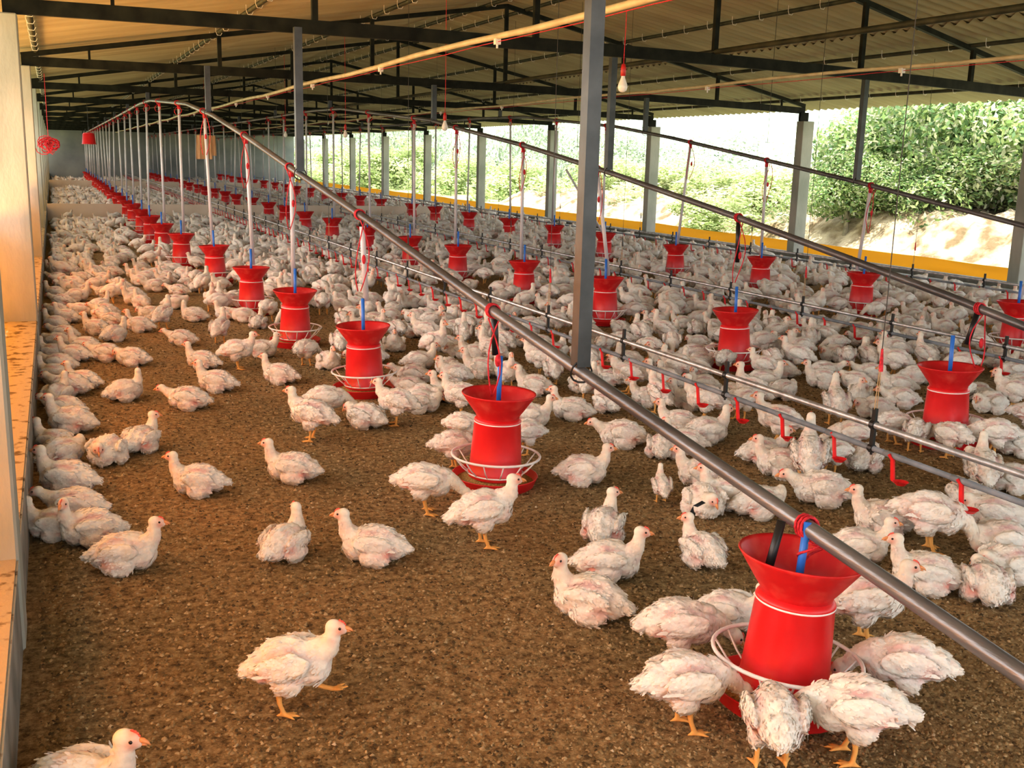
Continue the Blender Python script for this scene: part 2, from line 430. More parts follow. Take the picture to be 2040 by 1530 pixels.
# drop tubes and ropes at each feeder
def rope_bm(zc, drop, seed):
    random.seed(seed); bm = BM(); n = 12
    for q in (-.012, .0, .013):
        tube(bm, [(.031*math.cos(2*PI*k/n), q+.006*math.sin(2*PI*k/n), zc+.031*math.sin(2*PI*k/n)) for k in range(n)], .0045, 6, closed=True)
    for s in range(2):
        ox = random.uniform(-.03, .03); pts = []
        for k in range(8):
            t = k/7; pts.append((ox*(1-.5*t)+.02*math.sin(3*t+s*2)+(.03-.06*s)*math.sin(PI*t), -.025+.02*math.cos(5*t+seed), zc-.03-drop*t))
        tube(bm, pts, .0038, 6)
    return bm
for row, k, X, Y, nF in FEED:
    zc = pipe_z(row, Y); xp = x_row(row, Y)
    near = Y < 13
    drop = max(.06, min(zc-.47, .45)) if near else .12
    r = empty('rope_tie', (xp, Y, 0)); nm = ordn[nF] if nF < 13 else f'number {nF+1}'
    tag(r, f'red rope wound round the pipe above the {nm} feeder of the {rown[row]}', 'rope', 'red ropes on the carrier pipes')
    bm = rope_bm(zc, drop, int(Y*10)); mesh_obj('rope', bm, M['rope'], r, True)
    if near and drop > .2:
        bm = BM(); bmesh.ops.create_icosphere(bm, subdivisions=2, radius=1, matrix=Matrix.Translation((.02, -.02, zc-.03-drop*.55)) @ Matrix.Diagonal((.013, .013, .03, 1)))
        mesh_obj('knot', bm, M['rope'], r, True)
    # tube
    if zc-.47 > .1:
        t = empty('drop_tube', (xp, Y, 0))
        dark = (row == 0 and k < 2) or (row == 1 and k < 3)
        zb = .465
        if row == 0 and k == 1: zb = .62
        if row == 0 and k == 2: zb = .60
        if row == 1 and k == 1: zb = .56
        if row == 1 and k == 2: zb = .80
        lean = (random.uniform(-.05, .03), random.uniform(-.03, .05)) if Y > 7 else (0, .0)
        tag(t, (f'black tube hanging over the {nm} feeder of the {rown[row]}' if dark else f'white plastic tube hanging down to the {nm} feeder of the {rown[row]}'), 'tube', 'tubes over the feeders')
        bm = BM(); tube(bm, [(.02, .03, zc-.02), ((X-xp)*(.35 if dark else 1)+.02+lean[0], .03+lean[1], zb)], .0165 if dark else .0175, 12); mesh_obj('tube', bm, M['darkplastic'] if dark else M['pvc'], t, True)
        if not dark:
            bm = BM(); tube(bm, [(.02, .03, zc-.02), (.02, .03, zc-.075)], .0195, 12); mesh_obj('sleeve', bm, M['darkplastic'] if Y < 8 else M['rope'], t, True)
# black stick in the nearest feeder
f0 = FEED[0]
for ch in protoF.children:
    if ch.name.startswith('hanger_tube'): ch.scale = (1, 1, .87)
bm = BM(); tube(bm, [(f0[2]-.095, f0[3]+.02, .37), (f0[2]-.045, f0[3]+.03, .545)], .0125, 10)
tag(mesh_obj('support_stick', bm, M['darkplastic'], smooth=True), 'black stick standing in the funnel of the nearest feeder', 'stick')

# ------------------------------------------------------------------ drinker lines
LINES = [(3.25, .405, .30, 'first nipple drinker line, between the left and middle feeder rows'), (6.15, .30, .215, 'second nipple drinker line, between the middle and right feeder rows'), (9.75, .30, .215, 'third nipple drinker line, along the open right side')]
def cup_bm(bm, y, s=1.0):
    # red arm with catch cup hanging from the pipe centre
    bar(bm, (-.014, y+.034, .008), (-.008, y+.012, -.018), .011)
    bar(bm, (-.010, y+.016, -.008), (.0, y+.012, -.104), .017, .010, up=Vector((1, 0, 0)))
    bar(bm, (.0, y+.014, -.102), (.0, y-.01, -.110), .018, .008)
    seg = 14
    prof_ = [(0, -.117), (.019, -.116), (.031, -.103), (.034, -.101), (.020, -.110), (0, -.111)]
    rings = []
    for r, z in prof_:
        rings.append([bm.verts.new((.0+r*math.cos(2*PI*q/seg), y-.028+r*math.sin(2*PI*q/seg), z)) for q in range(seg)])
    for a, b_ in zip(rings, rings[1:]):
        for q in range(seg): bm.faces.new((a[q], a[(q+1) % seg], b_[(q+1) % seg], b_[q]))
def clip_bm(bm, y, zu, zl):
    box(bm, -.007, .007, y-.011, y+.011, zl-.02, zu+.075)
    for z, r in ((zu, .021), (zl, .018)):
        tube(bm, [(0, y-.013, z), (0, y+.013, z)], r, 12)
    tube(bm, [(0, y, zl-.018), (0, y, zl-.03)], .006, 6)
cupme = None
for li, (X, zu, zl, lab) in enumerate(LINES):
    y0 = (1.4, 3.6, 6.0)[li]
    r = empty('drinker_line', (X, 0, 0)); tag(r, 'galvanised and grey pipe ' + lab, 'drinker line', 'drinker lines')
    bm = BM(); tube(bm, [(0, y0, zu), (0, YEND-1, zu)], .0145, 14); spipe = mesh_obj('support_pipe', bm, M['galv'], r, True)
    bm = BM(); tube(bm, [(.0, y0, zl), (.0, YEND-1, zl)], .0125, 14); wpipe = mesh_obj('water_pipe', bm, M['greypvc'], r, True)
    bm = BM(); clip_bm(bm, 0, zu, zl); clipo = mesh_obj('clip', bm, M['darkplastic'], spipe)
    clip0 = (3.45, 4.2, 6.6)[li]
    ys = []; y = clip0
    while y > y0: y -= 1.12
    while y < 30: 
        if y > y0: ys.append(y)
        y += 1.12
    for n_, y in enumerate(ys):
        c = clipo if n_ == 0 else clipo.copy()
        if n_: COL.objects.link(c)
        c.location = (0, y, 0)
    # cups
    bm = BM(); cup_bm(bm, 0); cupo = mesh_obj('drip_cup', bm, M['red'], wpipe)
    cy = [y0+.2+.38*k for k in range(int((YEND-2-y0)/.38))]
    if li == 0: cy = [1.78+.378*k for k in range(145)]
    for n_, y in enumerate(cy[:62]):
        c = cupo if n_ == 0 else cupo.copy()
        if n_: COL.objects.link(c)
        c.location = (0, y, zl); c.rotation_euler = (0, 0, random.uniform(-.25, .25))
    bm = BM()
    for y in cy[62:]: cup_bm(bm, y)
    for v in bm.verts: v.co.z += zl
    o = mesh_obj('drip_cup', bm, M['red'], wpipe); o['kind'] = 'stuff'
    # sleeves on the water pipe (light couplers beside each cup)
    bm = BM()
    for y in cy[:62]: tube(bm, [(0, y-.045, zl), (0, y+.075, zl)], .0142, 10)
    mesh_obj('coupler', bm, M['greypvc'], wpipe, True)['kind'] = 'stuff'
    # suspension wires
    for wi in range(9):
        y = clip0 + 3.36*wi
        zt = rafter_z(X)+.02
        t = empty('suspension_wire', (X, y, 0)); tag(t, f'thin wire holding the {["first", "second", "third"][li]} drinker line, {ordn[wi]} from the camera', 'wire', 'wires of the drinker lines')
        bm = BM(); tube(bm, [(0, 0, zt), (.004, 0, zu+.34)], .0022, 6); wv = mesh_obj('wire', bm, M['wire'], t)
        bm = BM(); tube(bm, [(.004, 0, zu+.34), (.008, .0, zu+.24)], [.005, .010], 8); mesh_obj('pulley', bm, M['rope'] if wi < 2 else M['darkplastic'], wv)
        bm = BM(); tube(bm, [(.0, 0, zu+.25), (-.006, 0, zu+.07)], .0022, 5); tube(bm, [(.008, 0, zu+.25), (.008, 0, zu+.07)], .0022, 5); mesh_obj('twine', bm, M['twine'], t)

# ------------------------------------------------------------------ water pipes under the roof
def pvc_line(X, z, r, lab, sag=.0):
    t = empty('overhead_pipe', (X, 0, z)); tag(t, lab, 'pipe')
    bm = BM(); tube(bm, [(0, y, -.012*math.sin(y*1.3)*sag) for y in [0.5+k*1.2 for k in range(47)]], r, 12); mesh_obj('pipe', bm, M['cream'], t, True)
    bm = BM(); tube(bm, [(.0, y, -r-.012-.01*abs(math.sin(y*1.3))) for y in [1+k*.8 for k in range(60)]], .003, 5); mesh_obj('cable', bm, M['rope'], t)
    bm = BM()
    box(bm, -.02, .02, -.02, .02, -r-.035, -r+.005); tube(bm, [(0, 0, -r-.03), (0, 0, -r-.06)], .008, 8)
    so = mesh_obj('spray_nozzle', bm, M['white'], t)
    for q in range(12):
        c = so if q == 0 else so.copy()
        if q: COL.objects.link(c)
        c.location = (0, 4.2+q*2.9, 0)
pvc_line(2.92, 2.352, .022, 'cream plastic pipe running the length of the shed beside the feeder rows', 1)
pvc_line(6.6, 2.356, .016, 'cream plastic pipe under the right slope of the roof', 1)

# bulbs
def bulb_proto():
    r = empty('light_bulb')
    bm = BM(); tube(bm, [(0, 0, .17), (.004, 0, .30), (-.003, 0, .5)], .003, 6); mesh_obj('cord', bm, M['rope'], r)
    bm = BM(); lathe(bm, [(.004, .17), (.012, .165), (.018, .14), (.018, .095), (.012, .09)], 16); hd = mesh_obj('holder', bm, M['bulbcap'], r, True)
    bm = BM(); lathe(bm, [(.012, .093), (.014, .08), (.022, .06), (.031, .035), (.033, .02), (.027, .0), (.015, -.011), (0, -.014)], 20); mesh_obj('glass', bm, M['bulb'], hd, True)
    return r
bp = bulb_proto(); first = True
for i, (x, y, Y, lab) in enumerate(((1240, 180, 6.3, 'white light bulb in a red holder hanging beside the big hanging post'), (886, 258, 10.5, 'white light bulb hanging in front of the middle carrier pipe'), (688, 272, 15, 'white light bulb hanging third from the camera'),
                       (569, 272, 19.5, 'small white light bulb hanging fourth from the camera'), (322, 292, 31, 'tiny white light bulb hanging far off near the end wall'), (410, 292, 26, 'tiny white light bulb hanging near the brown sack'))):
    d = ray(x, y); p = d*(Y/d.y)+Vector((0, 0, HC))
    o = bp if first else copy_tree(bp); first = False
    o.location = p; tag(o, lab, 'light bulb', 'light bulbs')
    for ch in o.children:
        if ch.name.startswith('cord'):
            ch.scale = (1, 1, 1)
            if p.z+.5 < rafter_z(p.x):
                bm = BM(); tube(bm, [(0, 0, .17), (.004, 0, .4), (0, 0, rafter_z(p.x)-p.z+.03)], .0028, 6)
                me = bpy.data.meshes.new('cord'); bm.to_mesh(me); bm.free(); me.materials.append(M['rope']); ch.data = me

# hanging odds and ends
def hang_at(x, y, Y): 
    d = ray(x, y); return d*(Y/d.y)+Vector((0, 0, HC))
p = hang_at(97, 290, 16.5)
r = empty('rope_bundle', p); tag(r, 'tangled bundle of red rope hanging beside the left pillars', 'rope')
bm = BM(); random.seed(5)
for q in range(34):
    a = random.uniform(0, 2*PI); rr_ = random.uniform(.05, .12); c0 = Vector((random.uniform(-.08, .08), random.uniform(-.03, .03), random.uniform(-.05, .05)))
    tube(bm, [c0+Vector((rr_*math.cos(a+s*.7), .03*math.sin(s), rr_*.8*math.sin(a+s*.7))) for s in range(6)], .006, 5)
mesh_obj('strands', bm, M['rope'], r)
bm = BM(); tube(bm, [(0, 0, .1), (0, 0, 2.52-p.z)], .004, 5); mesh_obj('cord', bm, M['rope'], r)
p = hang_at(177, 278, 22.9)
r = empty('bucket', p); tag(r, 'red plastic bucket hanging upside down under a truss by the left carrier pipe', 'bucket')
bm = BM(); lathe(bm, [(0, .13), (.09, .13), (.11, .11), (.13, -.08), (.14, -.09), (.12, -.08), (.10, .10), (0, .11)], 28); mesh_obj('body', bm, M['red'], r, True)
bm = BM(); tube(bm, [(0, 0, .14), (0, 0, 2.40-p.z)], .004, 5); mesh_obj('cord', bm, M['wire'], r)
p = hang_at(412, 292, 15.2)
r = empty('cloth_sack', p); tag(r, 'brown folded sack hanging behind the left feeder row', 'sack')
for q, (dx, w, l) in enumerate(((-.08, .11, .20), (.03, .07, .20), (.095, .06, .17))):
    bm = BM()
    rows = [[bm.verts.new((dx + (-.5+j/6)*w*(1+.3*k/5), .014*math.sin(j*2.1+q)+.01*q, .15-(l*1.6)*k/5)) for j in range(7)] for k in range(6)]
    for a, b_ in zip(rows, rows[1:]):
        for j in range(6): bm.faces.new((a[j], a[j+1], b_[j+1], b_[j]))
    mesh_obj('fold', bm, M['sack'], r, True)
bm = BM(); tube(bm, [(-.08, 0, .14), (0, 0, .3), (0, 0, 2.45-p.z)], .004, 5); tube(bm, [(.08, 0, .14), (0, 0, .3)], .004, 5); mesh_obj('cord', bm, M['wire'], r)
a = at(1205, 470, .44); 
bm = BM(); pb = at(1204, 470, .40); pa = hang_at(1128, 338, pb.y); tube(bm, [pa, pb], .016, 10)
tag(mesh_obj('loose_tube', bm, M['pvc'], smooth=True), 'grey plastic tube leaning at a slant toward the right feeder row', 'tube')
bm = BM()
for yy in (2.1,):
    pass
# thin T shaped droppers against the sky
for (x, y0, y1, Y, lab) in ((1529, 248, 284, 9.5, 'thin metal hook rod hanging against the bright sky'), (1150, 258, 292, 12.5, 'thin metal hook rod hanging left of the big post')):
    b_ = hang_at(x, y1, Y); a = Vector((b_.x, b_.y, roof_z(b_.x)-.01)); r = empty('hook_rod', b_); tag(r, lab, 'hook')
    bm = BM(); tube(bm, [a-b_, (0, 0, 0)], .003, 6); mesh_obj('rod', bm, M['wire'], r)
    bm = BM(); tube(bm, [(-.03, 0, 0), (.03, 0, 0)], .004, 6); mesh_obj('crossbar', bm, M['wire'], r)
# ------------------------------------------------------------------ chickens
# local frame: +X beak direction, Z up, origin on the ground under the body centre
def blob(bm, c, r, rot=(0, 0, 0), sub=3):
    bmesh.ops.create_icosphere(bm, subdivisions=sub, radius=1, matrix=Matrix.Translation(c) @ Euler(rot).to_matrix().to_4x4() @ Matrix.Diagonal((*r, 1)))
def chain(bm, pts, sub=2):
    """pts: (x,y,z,r); spheres along the polyline"""
    for a, b_ in zip(pts, pts[1:]):
        d = (Vector(a[:3])-Vector(b_[:3])).length; n = max(1, int(d/(min(a[3], b_[3])*.45)))
        for i in range(n+1):
            t = i/n; r = a[3]+(b_[3]-a[3])*t
            bmesh.ops.create_icosphere(bm, subdivisions=sub, radius=r, matrix=Matrix.Translation(Vector(a[:3]).lerp(Vector(b_[:3]), t)))
def leg(x, y, top, foot, lift=0, fwd=0):
    """returns shank + toes chains; hock at top, foot point on the ground"""
    hx, hy, hz = top; fx, fy, fz = foot
    ch = [[(hx, hy, hz, .0105), (hx*.5+fx*.5-.004, hy*.5+fy*.5, hz*.5+fz*.5, .0075), (fx, fy, fz+.008, .0075)]]
    for a, ln in ((-.5, .036), (0, .044), (.5, .036), (PI, .020)):
        ch.append([(fx, fy, fz+.007, .0065), (fx+ln*.6*math.cos(a), fy+ln*.6*math.sin(a), fz+.0065+fwd*.4, .0052), (fx+ln*math.cos(a), fy+ln*math.sin(a), fz+.004+fwd, .0038)])
    return ch
def pose_def(kind):
    P = dict(blobs=[], legs=[], neck=None, yaw=0, pitch=0, tail=None, wing=None)
    if kind in ('sit', 'sit_l', 'sit_r', 'rest', 'sleep', 'squat_back'):
        P['blobs'] = [((-.01, 0, .074), (.104, .082, .068), (0, 0, 0)), ((.056, 0, .068), (.054, .066, .062), (0, 0, 0)),
                      ((-.085, 0, .064), (.050, .056, .050), (0, 0, 0)), ((-.02, .064, .038), (.060, .032, .038), (0, 0, .1)), ((-.02, -.064, .038), (.060, .032, .038), (0, 0, -.1)),
                      ((-.015, .074, .090), (.074, .017, .036), (0, -.16, .10)), ((-.015, -.074, .090), (.074, .017, .036), (0, -.16, -.10)),
                      ((-.126, 0, .062), (.034, .030, .022), (0, -.35, 0)), ((-.01, 0, .122), (.075, .042, .024), (0, 0, 0))]
        P['tail'] = (Vector((-.132, 0, .060)), -.25); zc = 0
        P['wz'] = .092; P['sit'] = True
        if kind == 'sit': P['neck'] = [(.066, 0, .090, .046), (.094, 0, .124, .031), (.102, 0, .150, .0245), (.104, 0, .172, .022)]; P['head'] = (.113, 0, .186); P['yaw'] = 0
        if kind == 'sit_l': P['neck'] = [(.066, .004, .090, .046), (.088, .010, .126, .031), (.092, .012, .152, .0245), (.092, .014, .172, .022)]; P['head'] = (.094, .020, .186); P['yaw'] = 1.15
        if kind == 'sit_r': P['neck'] = [(.066, -.004, .090, .046), (.088, -.010, .126, .031), (.092, -.012, .152, .0245), (.092, -.014, .172, .022)]; P['head'] = (.094, -.020, .186); P['yaw'] = -1.0
        if kind == 'rest': P['neck'] = [(.072, 0, .085, .044), (.106, 0, .102, .031), (.128, 0, .116, .0245), (.142, 0, .124, .022)]; P['head'] = (.154, 0, .128); P['pitch'] = -.15
        if kind == 'sleep': P['neck'] = [(.066, 0, .088, .046), (.094, 0, .104, .033), (.102, .006, .112, .026)]; P['head'] = (.110, .012, .112); P['pitch'] = -.7; P['yaw'] = .4
    else:
        b = .155
        tilt = {'stand': -.12, 'walk': -.10, 'peck': .20, 'feed': .10, 'alert': -.30, 'stand_r': -.12}[kind]
        base = [((-.005, 0, 0), (.098, .073, .070), (0, 0, 0)), ((.056, 0, -.006), (.055, .062, .063), (0, 0, 0)), ((-.078, 0, -.004), (.052, .052, .050), (0, 0, 0)),
                ((-.012, .040, -.045), (.040, .028, .042), (0, 0, 0)), ((-.012, -.040, -.045), (.040, .028, .042), (0, 0, 0)),
                ((-.012, .068, .014), (.078, .016, .040), (0, -.14, .10)), ((-.012, -.068, .014), (.078, .016, .040), (0, -.14, -.10)),
                ((-.122, 0, -.012), (.036, .030, .026), (0, -.45, 0)), ((-.01, 0, .048), (.072, .040, .026), (0, 0, 0))]
        R = Matrix.Rotation(tilt, 3, 'Y')
        for c, r, e in base:
            c2 = R @ Vector(c); P['blobs'].append(((c2.x, c2.y, c2.z+b), r, (e[0], e[1]+tilt, e[2])))
        tl = R @ Vector((-.130, 0, -.020)); tl.z += b; P['tail'] = (tl, -.40 - tilt); P['wz'] = b+.012; P['tilt'] = tilt; P['sit'] = False
        n0 = R @ Vector((.080, 0, .018)); n0.z += b
        P['legs'] = leg(0, 0, (-.004, .036, .085), (-.002, .038, 0)) + leg(0, 0, (-.004, -.036, .085), (.016, -.038, 0))
        P['shin'] = [(-.012, .038, .11, .026), (-.004, .037, .082, .015)], [(-.012, -.038, .11, .026), (-.004, -.037, .082, .015)]
        if kind == 'stand': P['neck'] = [(n0.x-.012, 0, n0.z, .046), (.098, 0, .206, .032), (.106, 0, .230, .0245), (.108, 0, .250, .022)]; P['head'] = (.117, 0, .264)
        if kind == 'stand_r': P['neck'] = [(n0.x-.012, 0, n0.z, .046), (.095, -.006, .206, .032), (.099, -.010, .230, .0245), (.099, -.012, .250, .022)]; P['head'] = (.101, -.018, .264); P['yaw'] = -1.0
        if kind == 'alert': P['neck'] = [(n0.x-.014, 0, n0.z, .046), (.086, 0, .224, .031), (.086, 0, .258, .0245), (.086, 0, .284, .022)]; P['head'] = (.092, 0, .298)
        if kind == 'walk':
            P['neck'] = [(n0.x-.012, 0, n0.z, .046), (.100, 0, .204, .033), (.110, 0, .228, .0255), (.114, 0, .246, .023)]; P['head'] = (.124, 0, .260)
            P['legs'] = leg(0, 0, (-.035, -.034, .082), (-.020, -.030, 0)) + leg(0, 0, (.045, .034, .078), (.105, .034, .048), fwd=.012)
            P['shin'] = [(-.02, -.038, .11, .026), (-.034, -.035, .082, .015)], [(.0, .038, .11, .028), (.042, .035, .080, .016)]
        if kind == 'peck': P['neck'] = [(n0.x-.008, 0, n0.z, .044), (.114, 0, .130, .031), (.138, 0, .096, .0245), (.150, 0, .070, .021)]; P['head'] = (.160, 0, .050); P['pitch'] = -1.1
        if kind == 'feed': P['neck'] = [(n0.x-.008, 0, n0.z, .044), (.116, 0, .150, .031), (.144, 0, .128, .0245), (.160, 0, .110, .021)]; P['head'] = (.178, 0, .096); P['pitch'] = -.75
    return P
def seg_dist(V, a, b):
    a = np.array(a[:3]); b = np.array(b[:3]); ab = b-a
    t = np.clip(((V-a)@ab)/max(ab@ab, 1e-9), 0, 1); return np.linalg.norm(V-(a+t[:, None]*ab), axis=1), t
def nz(V, s, o=0.0):
    return np.array([noise.noise(Vector((v[0]*s+o, v[1]*s+o*.7, v[2]*s-o))) for v in V])
def remesh(bm, vox, smooth_it=2):
    me = bpy.data.meshes.new('tmp'); bm.to_mesh(me); bm.free()
    o = bpy.data.objects.new('tmp', me); COL.objects.link(o)
    md = o.modifiers.new('r', 'REMESH'); md.mode = 'VOXEL'; md.voxel_size = vox; md.adaptivity = 0
    if smooth_it:
        sm = o.modifiers.new('s', 'SMOOTH'); sm.iterations = smooth_it; sm.factor = .5
    dg = bpy.context.evaluated_depsgraph_get(); dg.update()
    me2 = bpy.data.meshes.new_from_object(o.evaluated_get(dg))
    bpy.data.objects.remove(o); bpy.data.meshes.remove(me)
    return me2
WHITE = np.array((.81, .785, .725)); CREAM = np.array((.76, .68, .52)); PINK = np.array((.70, .42, .39)); RAW = np.array((.66, .22, .16)); MAUVE = np.array((.50, .36, .37))
FACE = np.array((.76, .36, .27)); LEGC = np.array((.78, .42, .13)); GREY = np.array((.60, .55, .52))
def chicken_mesh(kind, seed, vox=.0042, feathers=1500, smooth_it=2):
    P = pose_def(kind); bm = BM()
    for c, r, e in P['blobs']: blob(bm, c, r, e)
    nk = P['neck']; chain(bm, nk, 3)
    h = Vector(P['head']); Hm = Matrix.Rotation(P['yaw'], 3, 'Z') @ Matrix.Rotation(-P['pitch'], 3, 'Y')
    he = Hm.to_euler()
    blob(bm, h, (.0280, .0195, .0225), he); blob(bm, h+Hm @ Vector((-.008, 0, .002)), (.024, .0210, .0230), he); blob(bm, h+Hm @ Vector((.015, 0, -.005)), (.017, .0125, .014), he)
    chain(bm, [nk[-1], (*h, .020)], 2)
    if vox < .01:
        for ch in P['legs']: chain(bm, ch)
    else:
        for ch in P['legs'][:1]+P['legs'][5:6]: chain(bm, [(p[0], p[1], p[2], .011) for p in ch])
    if P['legs']:
        for ch in P['shin']: chain(bm, ch)
    me = remesh(bm, vox, smooth_it if vox < .01 else 0)
    n = len(me.vertices); V = np.empty(n*3); me.vertices.foreach_get('co', V); V = V.reshape(-1, 3)
    Nn = np.empty(n*3); me.vertices.foreach_get('normal', Nn); Nn = Nn.reshape(-1, 3)
    # distances
    dleg = np.full(n, 9.)
    for ch in P['legs']:
        for a, b in zip(ch, ch[1:]):
            d, t = seg_dist(V, a, b); dleg = np.minimum(dleg, d)
    isleg = np.clip((.0135-dleg)/.003, 0, 1) * (V[:, 2] < .088)
    hv = np.array(h); hloc = (V-hv) @ np.array(Hm) / 1.25      # into head frame
    dh = np.sqrt((hloc[:, 0]/.026)**2+(hloc[:, 1]/.021)**2+(hloc[:, 2]/.023)**2)
    ishead = np.clip((1.25-dh)/.25, 0, 1)
    dn = np.full(n, 9.)
    for i_, (a, b) in enumerate(zip(nk, nk[1:])):
        d, t = seg_dist(V, a, b); dn = np.minimum(dn, d-(a[3]+(b[3]-a[3])*t)*(.6 if i_ == 0 else 1))
    isneck = np.clip((.010-dn)/.010, 0, 1)*(1-ishead)
    body = (1-isleg)*(1-ishead)
    # ruffled surface
    w1 = nz(V*np.array((.6, 1, 1)), 42, seed); w2 = nz(V, 110, seed+3)
    V += Nn*((w1*.0060+w2*.0020)*body*(1-.6*isneck))[:, None]
    # colours
    col = np.tile(WHITE, (n, 1)); x, y, z = V.T; ay = np.abs(y); wz = P['wz']
    tl = P.get('tilt', 0); zz = z + np.tan(tl)*x if P['legs'] else z   # body-aligned height
    def mixc(c, m): 
        nonlocal col
        m = np.clip(m, 0, 1)[:, None]; col = col*(1-m)+c*m
    pn = nz(V, 16, seed+9)*.5+.5; pn2 = nz(V, 30, seed+19)*.5+.5
    mixc(CREAM, .35*pn*(x > 0)); mixc(GREY, .22*np.clip(pn2-.55, 0, 1)*4*body)
    # bare stripe along the top edge of the wing, crop and flank
    stripe = np.exp(-((ay-.043)/.010)**2)*(zz > wz+.006)*np.exp(-((x+.005)/.055)**2)
    mixc(PINK*1.0, stripe*np.clip(pn*2.2-.40, 0, 1))
    mixc(MAUVE, stripe*np.clip(pn2*2.4-.7, 0, 1)*.9); mixc(MAUVE, body*np.clip(pn*3-1.9, 0, 1)*.30)
    flank = np.exp(-((x+.070)/.024)**2)*np.exp(-((zz-(wz-.034))/.026)**2)*(ay > .022)
    mixc(RAW*.6+PINK*.4, flank*np.clip(pn*2-.15, 0, 1)*.95)
    under = np.exp(-((zz-(wz-.045))/.012)**2)*(x > -.05)*(ay > .04)
    mixc(PINK, under*.55*pn)
    mixc(PINK, .40*np.clip(pn2*3.2-1.9, 0, 1)*body)
    mixc(MAUVE, .5*np.exp(-((x-.075)/.018)**2)*np.clip(pn*2-.8, 0, 1)*(zz > wz-.01))
    # neck and head
    mixc(CREAM*.55+WHITE*.45, isneck*.9); mixc(PINK, isneck*np.clip(pn2*1.6-.55, 0, 1)*.6)
    mixc(CREAM*.4+WHITE*.6, ishead)
    fm = np.exp(-((hloc[:, 0]-.012)/.013)**2-((hloc[:, 2]+.002)/.013)**2); mixc(FACE, ishead*np.clip(fm*(.55+.9*pn2), 0, 1)*.9)
    fc = np.exp(-((hloc[:, 0]-.012)/.010)**2-((hloc[:, 2]-.016)/.006)**2); mixc(FACE, ishead*fc*.8)
    if P['legs']: mixc(LEGC, isleg)
    if P['sit']:
        V[:, 2] = np.where(V[:, 2] < .006, .0 + V[:, 2]*.1, V[:, 2])
        dirt = np.clip((.03-z)/.03, 0, 1); mixc(np.array((.55, .40, .26)), dirt*.45)
    else:
        V[:, 2] = np.maximum(V[:, 2], 0)
        dirt = np.clip((.115-z)/.03, 0, 1)*(1-isleg)*(x < .02)*(1-isneck)*(1-ishead); mixc(np.array((.60, .45, .30)), dirt*.35)
    me.vertices.foreach_set('co', V.ravel())
    # feathers
    nv = []; nf = []; nc = []
    if feathers:
        rng = np.random.default_rng(seed)
        tris = [(p.center.copy(), p.normal.copy(), p.vertices[0], p.area) for p in me.polygons]; sat = np.clip((col[:, 0]-col[:, 1]-.05)/.25, 0, 1)
        wts = np.array([t[3] for t in tris]); wts *= np.array([max(0.0, body[t[2]]*(1-.3*isneck[t[2]])*(1-.75*sat[t[2]])) for t in tris]); wts /= wts.sum()
        pick = rng.choice(len(tris), feathers, p=wts)
        tail0 = P['tail'][0]
        def card(p, nrm, d, ln, wd, c, lift):
            s = d.cross(nrm).normalized(); b0 = len(nv)
            for (u, wv, lf) in ((0, .55, -.0015), (.5, 1, lift*.6), (1, .35, lift*.9)):
                q = p + d*(ln*u) + nrm*lf
                nv.append(q - s*(wd*wv*.5)); nv.append(q + s*(wd*wv*.5)); nc.extend([c, c])
            nf.append((b0, b0+1, b0+3, b0+2)); nf.append((b0+2, b0+3, b0+5, b0+4))
        for k in pick:
            p, nrm, vi, ar = tris[k]
            neckish = isneck[vi]
            flow = Vector((-1, 0, -.25)) if not neckish > .5 else Vector((-.35, 0, -1))
            flow += Vector(rng.normal(0, .22, 3))
            d = (flow - nrm*flow.dot(nrm))
            if d.length < .05: continue
            d.normalize()
            ln = (.0145 if neckish < .5 else .010)*rng.uniform(.7, 1.35); wd = ln*rng.uniform(.42, .62)
            if p.z + d.z*ln < .001: continue
            c = np.clip(col[vi]*rng.uniform(.93, 1.07), 0, .95)
            c = c*.8+WHITE*.2
            card(p, nrm, d, ln, wd, c, rng.uniform(.0002, .0022))
        # wing quills and tail fan
        for s in (-1, 1):
            for q in range(7):
                t = q/6
                p = Vector((-.005-.065*t, s*(.085 if P['sit'] else .080)*(1-.14*t), P['wz']-.004-.016*t - tl*(-.005-.065*t)))
                d = Vector((-1, -s*.10, -.20-.35*(1-t)-tl)).normalized()
                card(p, Vector((0, s, .25)).normalized(), d, .030, .011, WHITE*rng.uniform(.94, 1.02), .001)
        up = P['tail'][1]
        for q in range(15):
            a = (q-7)/7*.75
            d = Vector((-math.cos(a), math.sin(a), math.tan(up)+rng.normal(0, .14))).normalized()
            card(tail0+Vector((.012, .016*math.sin(a), rng.normal(0, .007))), Vector((0, .25*math.sin(a), 1)).normalized(), d, .030*rng.uniform(.7, 1.15), .009, np.clip(WHITE*rng.uniform(.86, 1.02), 0, 1), .002)
    if nv:
        bm = BM(); bm.from_mesh(me); base = len(bm.verts)
        vs = [bm.verts.new(p) for p in nv]
        for f_ in nf: bm.faces.new([vs[i] for i in f_])
        bm.to_mesh(me); bm.free()
    allc = np.ones((len(me.vertices), 4)); allc[:n, :3] = col
    if nv: allc[n:, :3] = np.array(nc)
    at_ = me.color_attributes.new('Col', 'FLOAT_COLOR', 'POINT'); at_.data.foreach_set('color', allc.ravel())
    me.polygons.foreach_set('use_smooth', [True]*len(me.polygons))
    me.materials.clear(); me.materials.append(M['chick']); me.name = 'chicken_'+kind
    # child parts
    kids = []
